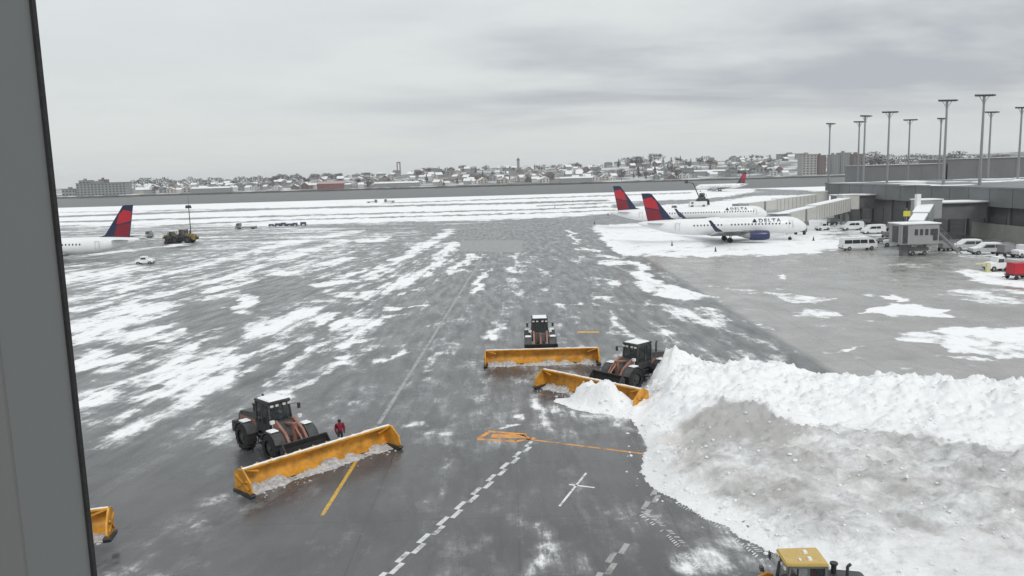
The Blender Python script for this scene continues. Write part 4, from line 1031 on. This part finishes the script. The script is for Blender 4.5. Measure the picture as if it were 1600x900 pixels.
for i, (x, y, rz, ht) in enumerate(((1388, 372, 10, 1), (1400, 380, 90, 1.6), (1382, 380, 30, .8), (1478, 392, 5, 1), (1570, 402, 20, 1.5), (1585, 398, 70, 1), (1300, 352, 15, 1.4), (1258, 352, 80, 1.2), (1352, 351, 5, 1), (1395, 362, 15, 1.5))):
    p = G(x, y); c = gc if i == 0 else copy_tree(gc); place(c, (p[0], p[1], 0), radians(rz), 'grey equipment cart standing near the boarding bridges by the terminal', 'grey equipment carts near the boarding bridges', (1, 1, ht))
bh = empty('barrier', label='pale yellow barrier post at the left of the snowy tractor near the red cart', cat='barrier')
p = G(1543, 425); bh.location = (p[0], p[1], 0)
w = MB(); w.box((0, 0, .7), (.5, .5, 1.4)); w.box((0, 0, .08), (.8, .8, .16)); w.build('post', mat('pale_yellow', (.55, .53, .30), .6), bh)
w = MB(); w.box((-.9, 0, 1.35), (2.2, .15, .25)); w.build('arm', mat('pale_yellow', (.55, .53, .30), .6), bh)
# flatbed
TRK = [(-3.8, .5), (-3.8, .95), (1.6, .95), (1.65, 2.2), (2.9, 2.25), (3.3, 1.3), (3.4, .5)]
fb = make_vehicle('flatbed_truck', TRK, 2.3, mat('truck_grey', (.2, .2, .2), .5), [[(1.9, 1.4), (1.9, 2.0), (2.7, 2.0), (3.0, 1.4)]], (-2.6, 2.4), .45, [[(-3.7, .96), (-3.6, 1.3), (1.2, 1.25), (1.5, .96)]])
fb['category'] = 'truck'; GT = 'service trucks on the far apron'; p = G(384, 358); place(fb, (p[0], p[1], 0), radians(182), 'flatbed truck loaded with snow on the far left apron', GT)
for x, y, rz, lab in ((222, 372, 0, 'truck just right of the red and navy tail at left'), (582, 317, 0, 'left one of two tiny trucks far out in the snow beside the runway'),
                      (608, 316, 180, 'right one of two tiny trucks far out in the snow beside the runway'), (1045, 330, 10, 'truck behind the fin of the nearer airliner')):
    c = copy_tree(fb); p = G(x, y); place(c, (p[0], p[1], 0), radians(rz), lab, GT)
# yellow plough at far left
yl = make_loader('wheel_loader', olive, olive, olive, dark2, pusher=False, snow=False)
yl['category'] = 'wheel loader'; p = G(285, 380); place(yl, (p[0], p[1]+1, 0), radians(172), 'olive yellow wheel loader working beside the pole at the far left', None, (1.15, 1.15, 1.15))
c = copy_tree(yl); p = G(262, 378); place(c, (p[0]-.5, p[1]+5, 0), radians(-10), 'second olive loader behind the far left one, next to the aircraft tail', None, (.8, .8, .8))
yl['group'] = c['group'] = 'olive loaders at the far left'
# small pole
lp = empty('apron_lamp', label='slim dark lamp post with a box head beside the olive loader at left', cat='lamp post'); p = G(299, 374); lp.location = (p[0], p[1], 0)
w = MB(); w.cyl((0, 0, 0), (0, 0, 10.5), .16, .10); w.cyl((0, 0, 10.5), (0, 0, 13), .04); w.build('pole', dark, lp)
w = MB(); w.box((-.1, 0, 9.9), (1.7, .8, .9), taper=.8); w.build('lamp_head', dark, lp)
# boom lift / de-icing truck
dt = make_vehicle('deicing_truck', [(-4, .5), (-4, 2.4), (1.8, 2.4), (1.8, 2.5), (3.2, 2.5), (3.7, 1.4), (3.8, .5)], 2.5, white, [[(2.1, 1.5), (2.1, 2.2), (3.0, 2.2), (3.3, 1.5)]], (-2.6, 2.6), .5)
dt['category'] = 'de-icing truck'; p = G(1090, 323); place(dt, (p[0], p[1], 0), radians(180), 'de-icing truck with raised boom behind the two parked airliners')
w = MB(); w.cyl((-1, 0, 2.4), (-1, 0, 3.4), .5); w.beam((-1, 0, 3.4), (2.0, 0, 10.5), .35, .4); w.beam((2.0, 0, 10.5), (4.6, 0, 11.2), .28, .3); w.build('boom', dark2, dt)
w = MB(); w.box((5.2, 0, 11.4), (1.3, 1.3, 1.5)); w.build('basket', dark2, dt)
bt = make_loader('lift_truck', dark2, dark, dark, dark2, pusher=False, snow=False); p = G(1097, 321); place(bt, (p[0], p[1], 0), radians(60), 'dark tall service machine just right of the de-icing truck boom'); bt['category'] = 'service machine'; bt.scale = (1.3, 1.3, 1.7)
# small markers
mk = empty('marker_cone'); w = MB(); w.cyl((0, 0, .03), (0, 0, .75), .18, .04, 10); w.box((0, 0, .015), (.45, .45, .03)); w.build('cone', mat('cone_dark', (.05, .03, .025), .7), mk)
mk['category'] = 'cone'
for i, (x, y, lab) in enumerate(((1118, 393, 'small dark cone on the snow below the wing of the nearer airliner'), (1271, 376, 'small dark cone off the nose of the nearer airliner'), (950, 336, 'small dark marker left of the farther airliner tail'),
                                  (929, 350, 'small dark marker on the snow edge left of the nearer airliner tail'), (1050, 384, 'small dark cone on the snow under the tail of the nearer airliner'), (895, 315, 'small marker beside the snowy taxiway at centre'), (867, 325, 'marker on the white field at centre, left of the airliners'))):
    c = mk if i == 0 else copy_tree(mk); p = G(x, y); place(c, (p[0], p[1], 0), 0, lab, 'cones and markers on the apron', (1.2, 1.2, 1.3))

# ------------------------------------------------------------------ far shore town
fade = 1.0
hwall = [mat('house_%s' % n_, c_, .8, var=.06, scale=.1) for n_, c_ in (('white', (.52, .53, .52)), ('cream', (.38, .36, .32)), ('grey', (.24, .25, .25)), ('brick', (.15, .10, .085)))]
hroof = [mat('house_roof_snow', (.74, .75, .76), .8, var=.1, scale=.3), mat('house_roof_dark', (.12, .12, .12), .8, var=.3, scale=.3)]
def make_house(wm, rm, w_=9, d_=11, h=6, two=False):
    t = empty('house')
    w = MB(); w.box((0, 0, h/2-1), (w_, d_, h+2)); 
    w.prism([(-w_/2, h), (w_/2, h), (0, h+w_*.34)], -d_/2+.1, d_/2-.1); wl = w.build('wall', wm, t)
    w = MB()
    for sd in (-1, 1): w.add([(0, -d_/2-.5, h+w_*.34+.35), (0, d_/2+.5, h+w_*.34+.35), (sd*(w_/2+.6), d_/2+.5, h-.05), (sd*(w_/2+.6), -d_/2-.5, h-.05), (0, -d_/2-.5, h+w_*.34), (0, d_/2+.5, h+w_*.34), (sd*(w_/2+.6), d_/2+.5, h-.4), (sd*(w_/2+.6), -d_/2-.5, h-.4)],
                           [(0, 1, 2, 3), (7, 6, 5, 4), (0, 3, 7, 4), (1, 5, 6, 2), (2, 6, 7, 3), (0, 4, 5, 1)])
    rf = w.build('roof', rm, t)
    w = MB(); w.box((w_*.2, d_*.1, h+w_*.3), (.8, .8, 2.2)); w.build('chimney', hwall[3], rf)
    for k, x in enumerate((-w_*.25, w_*.25)):
        for z in (1.8, 4.4):
            w = MB(); w.box((x, -d_/2-.03, z), (1.6, .1, 1.5)); w.build('window', glass, t)
    return t
hz_names = ['white', 'cream', 'grey', 'brick']
protos = [make_house(hwall[i % 4], hroof[0 if j == 0 else 1], 8+i, 10+2*j, 5.5+j) for i in range(4) for j in range(2)]
used = [False]*8
rg = random.Random(21)
def zone(x):
    return 'left of the red building' if x < 480 else 'between the red building and the spire' if x < 810 else 'right of the spire' 
houses = []
for i in range(285):
    x = 205+1040*rg.random(); row = rg.random()**1.2
    if i % 5 == 0: x = rg.uniform(560, 1060)
    Y = 1262+row*430
    X, _ = AT(x, 285, Y)
    k = rg.choices(range(8), (6, 1, 3, 1, 3, 2, 1, 1))[0]
    if not used[k]: o = protos[k]; used[k] = True
    else: o = copy_tree(protos[k])
    zz = float(land_z(np.array([X]), np.array([Y]))[0])
    s_ = rg.uniform(.8, 1.25)
    o['category'] = 'house'
    side_ = ('left of the spire' if x < 810 else 'right of the spire')
    lab = 'small %s house with %s roof in the far town, %s' % (hz_names[k//2], 'snowy' if k % 2 == 0 else 'dark', side_)
    place(o, (X, Y, zz), rg.uniform(-.5, .5)+rg.choice((0, pi/2)), lab, lab.replace('small', 'small').replace('house', 'houses', 1), (s_*1.15, s_, s_))
for k in range(8):
    if not used[k]:
        o = protos[k]; X, _ = AT(700+20*k, 285, 1300); lab = 'small %s house with %s roof in the far town, left of the spire' % (hz_names[k//2], 'snowy' if k % 2 == 0 else 'dark')
        o['category'] = 'house'; place(o, (X, 1300, 2), .2, lab, lab.replace('house', 'houses', 1))
# long low sheds
sh_lab = [('long low shed with a snowy roof on the far waterfront', 330, 1258, 60), ('low snow-roofed warehouse on the far waterfront near centre', 620, 1275, 70), ('low white boathouse on the far shore right of the spire', 900, 1262, 50), ('long snow-roofed shed on the far shore above the distant airliner', 1120, 1400, 110), ('low dark warehouse at the water beside the red building', 542, 1262, 12)]
for lab, x, Y, L_ in sh_lab:
    X, _ = AT(x, 285, Y); t = empty('warehouse', (X, Y, float(land_z(np.array([X]), np.array([Y]))[0])), 0, lab, 'warehouse')
    w = MB(); w.box((0, 0, 2.5), (L_, 16, 7)); w.build('wall', hwall[2], t); w = MB(); w.prism([(-8.6, 6.0), (8.6, 6.0), (0, 8.4)], -L_/2-.5, L_/2+.5, 'x'); w.build('roof', hroof[0], t)
X, _ = AT(518, 285, 1262); t = empty('red_warehouse', (X, 1262, 1.9), 0, 'dull red warehouse with a snowy roof on the far waterfront', 'warehouse')
w = MB(); w.box((0, 0, 3.5), (42, 18, 9)); w.build('wall', mat('dull_red', (.19, .075, .075), .8, var=.2, scale=.1), t); w = MB(); w.prism([(-9.6, 8.1), (9.6, 8.1), (0, 12)], -21.5, 21.5, 'x'); w.build('roof', mat('dull_pink', (.40, .28, .28), .8), t)

def slab(x0, x1, ytop, Y, dep, label, mt, floors=6, cols=8, cat='apartment block', zb=0, flat=hroof[1]):
    xa = AT(x0, 285, Y)[0]; xb_ = AT(x1, 285, Y)[0]; zt = AT((x0+x1)/2, ytop, Y)[1]
    t = empty('apartment_block', ((xa+xb_)/2, Y+dep/2, zb), 0, label, cat); W = xb_-xa; h = zt-zb
    w = MB(); w.box((0, 0, h/2-2), (W, dep, h+4)); w.build('wall', mt, t)
    w = MB(); w.box((0, 0, h+.3), (W+.8, dep+.8, .7)); rf = w.build('roof', flat, t)
    w = MB(); w.box((-W*.1, 0, h+2), (W*.16, dep*.4, 3)); w.build('lift_housing', mt, rf)
    dx = W/cols; dz = (h-2)/floors
    wm = MB(); wm.box((0, 0, 0), (dx*.5, .3, dz*.45)); first = None
    for i in range(cols):
        for j in range(floors):
            if first is None: first = wm.build('window', glass, t); o = first
            else: o = first.copy(); COL.objects.link(o); o.parent = t
            o.location = (-W/2+(i+.5)*dx, -dep/2-.12, 1.6+(j+.5)*dz)
    return t
slab(118, 196, 286, 1262, 20, 'long mid-rise apartment block at the left end of the far shore', hwall[2], 5, 14)
slab(123, 140, 282.5, 1290, 14, 'small tower poking above the long apartment block at left', hwall[2], 5, 3)
slab(154, 164, 281, 1290, 14, 'narrow dark tower behind the middle of the long apartment block', hwall[3], 5, 2)
slab(95, 116, 296, 1270, 20, 'low violet-grey shed on the far shore right by the window frame', hwall[2], 2, 4, 'warehouse')
slab(1218, 1262, 240.5, 1700, 25, 'wide flat-topped block on the far skyline left of the pale tower', hwall[2], 4, 10, zb=20)
slab(1253, 1276, 241.5, 1300, 22, 'pale square tower on the far shore left of the floodlight masts', mat('tower_pale', (.33, .32, .31), .8, var=.05), 8, 4, zb=1)
slab(1278, 1290, 243, 1305, 20, 'narrow dark grey tower touching the pale square one', hwall[3], 8, 3, zb=1)
slab(1299, 1311, 242, 1320, 20, 'thin grey residential tower just right of the leftmost mast', hwall[2], 9, 3, zb=1)
slab(1313, 1329, 239, 1330, 20, 'grey residential tower with a stepped top, tallest on the far shore', hwall[2], 9, 4, zb=1)
slab(1331, 1351, 241, 1325, 20, 'broad dull brown tower at the right end of the far shore', hwall[3], 9, 5, zb=1)
slab(1066, 1084, 263, 1330, 20, 'low grey block among far trees above the boom truck', hwall[2], 3, 5, zb=5)
# landmark towers
X, zt = AT(809.5, 246, 1700); t = empty('spire', (X, 1700, 20), 0, 'slender tower standing alone on the skyline near the middle', 'tower')
h = zt-20; w = MB(); w.box((0, 0, h*.4), (5.5, 5.5, h*.8)); w.build('shaft', hwall[2], t); w = MB(); w.box((0, 0, h*.84), (6.5, 6.5, h*.1)); w.cyl((0, 0, h*.86), (0, 0, h), 2.5, .3, 8); w.build('belfry', hwall[3], t)
w = MB(); w.prism([(-9, 0), (9, 0), (9, h*.35), (0, h*.5), (-9, h*.35)], -14, 14); w.v = [(x+16, y, z) for x, y, z in w.v]; w.build('nave', hroof[0], t)
X, zt = AT(622.5, 253, 2600); t = empty('bridge_tower', (X, 2600, 0), 0, 'far two-legged bridge tower above the skyline left of centre', 'bridge tower')
w = MB(); w.box((-4.5, 0, zt/2), (3.4, 5, zt)); w.box((4.5, 0, zt/2), (3.4, 5, zt)); w.build('leg', hwall[3], t); w = MB(); w.box((0, 0, zt-2), (5.5, 4.9, 4)); w.box((0, 0, zt*.55), (5.5, 4.9, 3)); w.build('crossbeam', hwall[3], t)
X, _ = AT(1047, 270, 1600); t = tag(MB().cyl((X, 1600, 15), (X, 1600, AT(1047, 246, 1600)[1]), .7, .3, 8).build('radio_mast', hwall[2]), 'very thin radio mast on the skyline above the farther airliner', 'mast')

# trees of the far shore (bare winter trees and a few evergreens)
bark = mat('far_bark', (.07, .062, .055), .9, var=.2, scale=.4)
twig = mat('bare_twigs', (.055, .053, .050), .95, var=.35, scale=.25)
ever = mat('evergreen', (.028, .036, .030), .95, var=.4, scale=.3)
def make_tree(seed, mt, h=11, conif=False):
    rg = random.Random(seed); t = empty('tree')
    w = MB(); w.cyl((0, 0, -1), (0, 0, h*.75), .35, .1, 6)
    if not conif:
        for i in range(6):
            a = rg.uniform(0, 2*pi); z = h*rg.uniform(.25, .5); w.cyl((0, 0, z), (cos(a)*h*.3, sin(a)*h*.3, z+h*.3), .14, .05, 4)
    w.build('trunk', bark, t)
    w = MB()
    cl = [(rg.gauss(0, h*.2), rg.gauss(0, h*.2), h*rg.uniform(.45, .88)) for _ in range(9)]
    for i in range(230):
        if conif:
            z = h*rg.uniform(.12, 1.0); rr = (1.02-z/h)*h*.26*sqrt(rg.random()); a = rg.uniform(0, 2*pi); c = Vector((rr*cos(a), rr*sin(a), z))
        else:
            q = rg.choice(cl); c = Vector((q[0]+rg.gauss(0, h*.085), q[1]+rg.gauss(0, h*.085), q[2]+rg.gauss(0, h*.075)))
        s = rg.uniform(.3, .8); d1 = Vector((rg.gauss(0, 1), rg.gauss(0, 1), rg.gauss(0, 1))).normalized(); d2 = d1.orthogonal().normalized()
        w.add([c+d1*s, c-d1*s*.6+d2*s*.7, c-d1*s*.6-d2*s*.7], [(0, 1, 2)])
    w.build('crown', mt, t)
    return t
tp = [make_tree(1, twig, 11), make_tree(2, twig, 9), make_tree(3, twig, 13), make_tree(4, ever, 12, True)]
tused = [False]*4
dens = [(470, 60, .8), (510, 30, 1.0), (570, 20, .8), (655, 30, .9), (700, 60, .9), (770, 40, .8), (850, 60, .8), (905, 25, .9), (990, 25, 1.3), (1015, 15, 1.5), (1060, 30, 1), (1130, 40, 1), (1190, 30, 1), (250, 60, .8), (320, 60, .7), (400, 60, .7)]
for i in range(280):
    q = rg.choice(dens); x = q[0]+rg.gauss(0, q[1]*.6)
    if x < 205 or x > 1260: x = rg.uniform(420, 1200)
    Y = rg.uniform(1270, 1720)
    if rg.random() < .35: Y = rg.uniform(1640, 1780)
    X, _ = AT(x, 285, Y); k = rg.choices(range(4), (4, 3, 4, 2))[0]
    if not tused[k]: o = tp[k]; tused[k] = True
    else: o = copy_tree(tp[k])
    zz = float(land_z(np.array([X]), np.array([Y]))[0]); s_ = rg.uniform(.7, 1.2)*q[2]
    o['category'] = 'tree'
    kind = 'dark evergreen tree' if k == 3 else 'bare winter tree'
    side_ = 'left of the spire' if x < 810 else 'right of the spire'
    lab = '%s among the far shore houses, %s' % (kind, side_)
    place(o, (X, Y, zz), rg.uniform(0, 6.28), lab, lab.replace('tree', 'trees'), (s_*1.3, s_*1.3, s_))
def woods(name, spans, mt, label, n=4200, seed=5):
    rg = random.Random(seed); w = MB()
    for i in range(n):
        x0, x1, ytop, Y = rg.choice(spans); x = rg.uniform(x0, x1); u = (x-x0)/(x1-x0)
        yy = Y+rg.uniform(-12, 12); X, zt = AT(x, ytop+1.5*sin(u*17+x0)+1.2*sin(u*41), Y)
        base = float(8)
        hh_ = (zt-base)*min(1, 3.5*min(u, 1-u)+.45)
        c = Vector((X, yy, base+hh_*sqrt(rg.random()))); s = rg.uniform(.8, 2.0)
        d1 = Vector((rg.gauss(0, 1), rg.gauss(0, 1), rg.gauss(0, 1))).normalized(); d2 = d1.orthogonal().normalized()
        w.add([c+d1*s, c-d1*s*.6+d2*s*.7, c-d1*s*.6-d2*s*.7], [(0, 1, 2)])
    return tag(w.build(name, mt), label, 'woods', kind='stuff')
spans = [(200, 280, 279.5, 1760), (270, 370, 279, 1760), (360, 440, 277, 1760), (420, 480, 273.5, 1760), (480, 540, 272, 1760), (640, 720, 264.5, 1760), (710, 800, 263.5, 1760), (825, 960, 260.5, 1760), (950, 1060, 257, 1760), (1050, 1130, 255, 1760), (1120, 1230, 251, 1760)]
woods('distant_woods', spans, twig, 'belt of bare woods along the far skyline', 14000)
spans2 = [(1352, 1375, 237, 800), (1365, 1400, 241, 800), (1395, 1470, 240, 800), (1460, 1500, 244, 800), (1482, 1508, 236, 800), (1500, 1560, 243, 800), (1545, 1590, 241, 800)]
def woods2():
    rg = random.Random(8); w = MB()
    for i in range(6000):
        x0, x1, yt, Y = rg.choice(spans2); x = rg.uniform(x0, x1); u = (x-x0)/(x1-x0); X, zt = AT(x, yt, Y); h = (zt)*(.55+.45*sqrt(max(0, sin(pi*u))))
        c = Vector((X, Y+rg.uniform(-12, 12), h*sqrt(rg.random()))); s = rg.uniform(.5, 1.3); d1 = Vector((rg.gauss(0, 1), rg.gauss(0, 1), rg.gauss(0, 1))).normalized(); d2 = d1.orthogonal().normalized()
        w.add([c+d1*s, c-d1*s*.6+d2*s*.7, c-d1*s*.6-d2*s*.7], [(0, 1, 2)])
    tag(w.build('distant_woods', twig), 'tree belt showing above the grey blocks behind the concourse', 'woods', kind='stuff')
woods2()

# ------------------------------------------------------------------ window frame beside the camera
xe0 = AT(58, 0, .55)[0]; xe1 = AT(148, 900, .55)[0]; xe = (xe0+xe1)/2-.0018
wf = empty('window_frame', (xe, .55, 16.0), 0, 'tall grey metal window mullion with a black rubber gasket at the left edge', 'window frame')
fr = mat('mullion_metal', (.16, .168, .166), .6, 0, var=.05, scale=1.2); fr2 = mat('mullion_metal_warm', (.145, .145, .145), .6, 0, var=.05, scale=1.2)
w = MB(); w.box((-.0085, -.037, 1), (.0165, .072, 2.6)); w.build('mullion', fr, wf)
w = MB(); w.box((-.0085, -.0745, 1), (.0160, .003, 2.6)); w.build('mullion_face', fr2, wf)
w = MB(); w.box((.0006, -.0012, 1), (.0022, .0046, 2.6)); w.build('gasket', rubber, wf)
w = MB(); w.box((-.16, -.03, 1), (.28, .05, 2.6)); w.build('side_panel', dark2, wf)
for z, nm in ((-.22, 'sill'), (2.22, 'head')):
    w = MB(); w.box((1.45, -.03, z), (2.9, .08, .16)); w.build(nm, fr, wf)
w = MB(); w.box((2.95, -.03, 1), (.1, .08, 2.28)); w.build('mullion', fr, wf)

# ------------------------------------------------------------------ haze
hzb = MB(); hzb.box((0, 3700, 46), (9400, 8600, 106))
M = bpy.data.materials.new('haze_air'); M.use_nodes = True; nt = M.node_tree; nt.nodes.remove(nt.nodes['Principled BSDF'])
pv = nt.nodes.new('ShaderNodeVolumePrincipled'); pv.inputs['Color'].default_value = (.90, .92, .94, 1); pv.inputs['Density'].default_value = .00011; pv.inputs['Anisotropy'].default_value = 0.2
nt.links.new(pv.outputs[0], nt.nodes['Material Output'].inputs['Volume'])
o = hzb.build('haze', M); tag(o, 'thin winter haze over the airfield and the far shore', 'haze', kind='stuff')

# ------------------------------------------------------------------ sky and sun
W = bpy.data.worlds.new('World'); S.world = W; W.use_nodes = True; N = NT(W.node_tree)
for n_ in list(W.node_tree.nodes): W.node_tree.nodes.remove(n_)
SUN_EL, SUN_AZ = 40.0, 150.0      # from behind and to the right of the camera
sky = N.n('ShaderNodeTexSky', sky_type='NISHITA'); sky.sun_disc = False; sky.sun_elevation = radians(SUN_EL); sky.sun_rotation = radians(SUN_AZ)
tc = N.n('ShaderNodeTexCoord'); sp = N.n('ShaderNodeSeparateXYZ'); N.l(tc.outputs['Generated'], sp.inputs[0])
zz = N.math('MAXIMUM', sp.outputs[2], 0.0)
den = N.math('ADD', zz, .10)
ux = N.math('DIVIDE', sp.outputs[0], den); uy = N.math('DIVIDE', sp.outputs[1], den)
cvec = N.comb(N.math('ADD', N.math('MULTIPLY', ux, .55), N.math('MULTIPLY', uy, -.06)), N.math('MULTIPLY', uy, .8))
n1 = N.noise(cvec, .55, 5, .55, .4); n2 = N.noise(cvec, 1.7, 5, .6, .3)
nn_ = N.math('ADD', N.math('MULTIPLY', n1, .8), N.math('MULTIPLY', n2, .2))
# layer of darker stratus low in the sky
cl = N.ramp(nn_, .38, .60)
lowband = N.math('MULTIPLY', N.ramp(zz, .03, .09), N.math('SUBTRACT', 1.0, N.ramp(zz, .14, .26)))
ax = N.ramp(sp.outputs[0], -.35, .15)
dk = N.math('MULTIPLY', N.math('ADD', .17, N.math('MULTIPLY', N.math('MULTIPLY', lowband, ax), 1.0)), N.math('SUBTRACT', 1.0, cl))
base = N.mix(N.ramp(zz, .0, .28), (5.35, 5.5, 5.45), (5.9, 6.15, 6.1))
base = N.mix(N.ramp(zz, .3, 1.0), base, (8.0, 8.2, 8.3))
colr = N.mix(N.math('MINIMUM', dk, 1.0), base, (3.45, 3.62, 3.9))
mixd = N.mix(.06, colr, sky.outputs[0])
bg = N.n('ShaderNodeBackground'); N.l(mixd, bg.inputs[0]); bg.inputs[1].default_value = .132
out = N.n('ShaderNodeOutputWorld'); N.l(bg.outputs[0], out.inputs[0])
sl_ = bpy.data.lights.new('sun', 'SUN'); sl_.energy = 1.2; sl_.angle = radians(14); sl_.color = (1, .97, .93)
so = bpy.data.objects.new('sun', sl_); COL.objects.link(so)
az = radians(SUN_AZ); el = radians(SUN_EL); sd_ = Vector((sin(az)*cos(el), cos(az)*cos(el), sin(el)))
so.rotation_euler = sd_.to_track_quat('Z', 'Y').to_euler()

S.view_settings.view_transform = 'Standard'; S.view_settings.look = 'None'; S.view_settings.exposure = 0; S.view_settings.gamma = 1
S.render.engine = 'CYCLES'; S.cycles.max_bounces = 5; S.cycles.volume_bounces = 1; S.cycles.transparent_max_bounces = 8
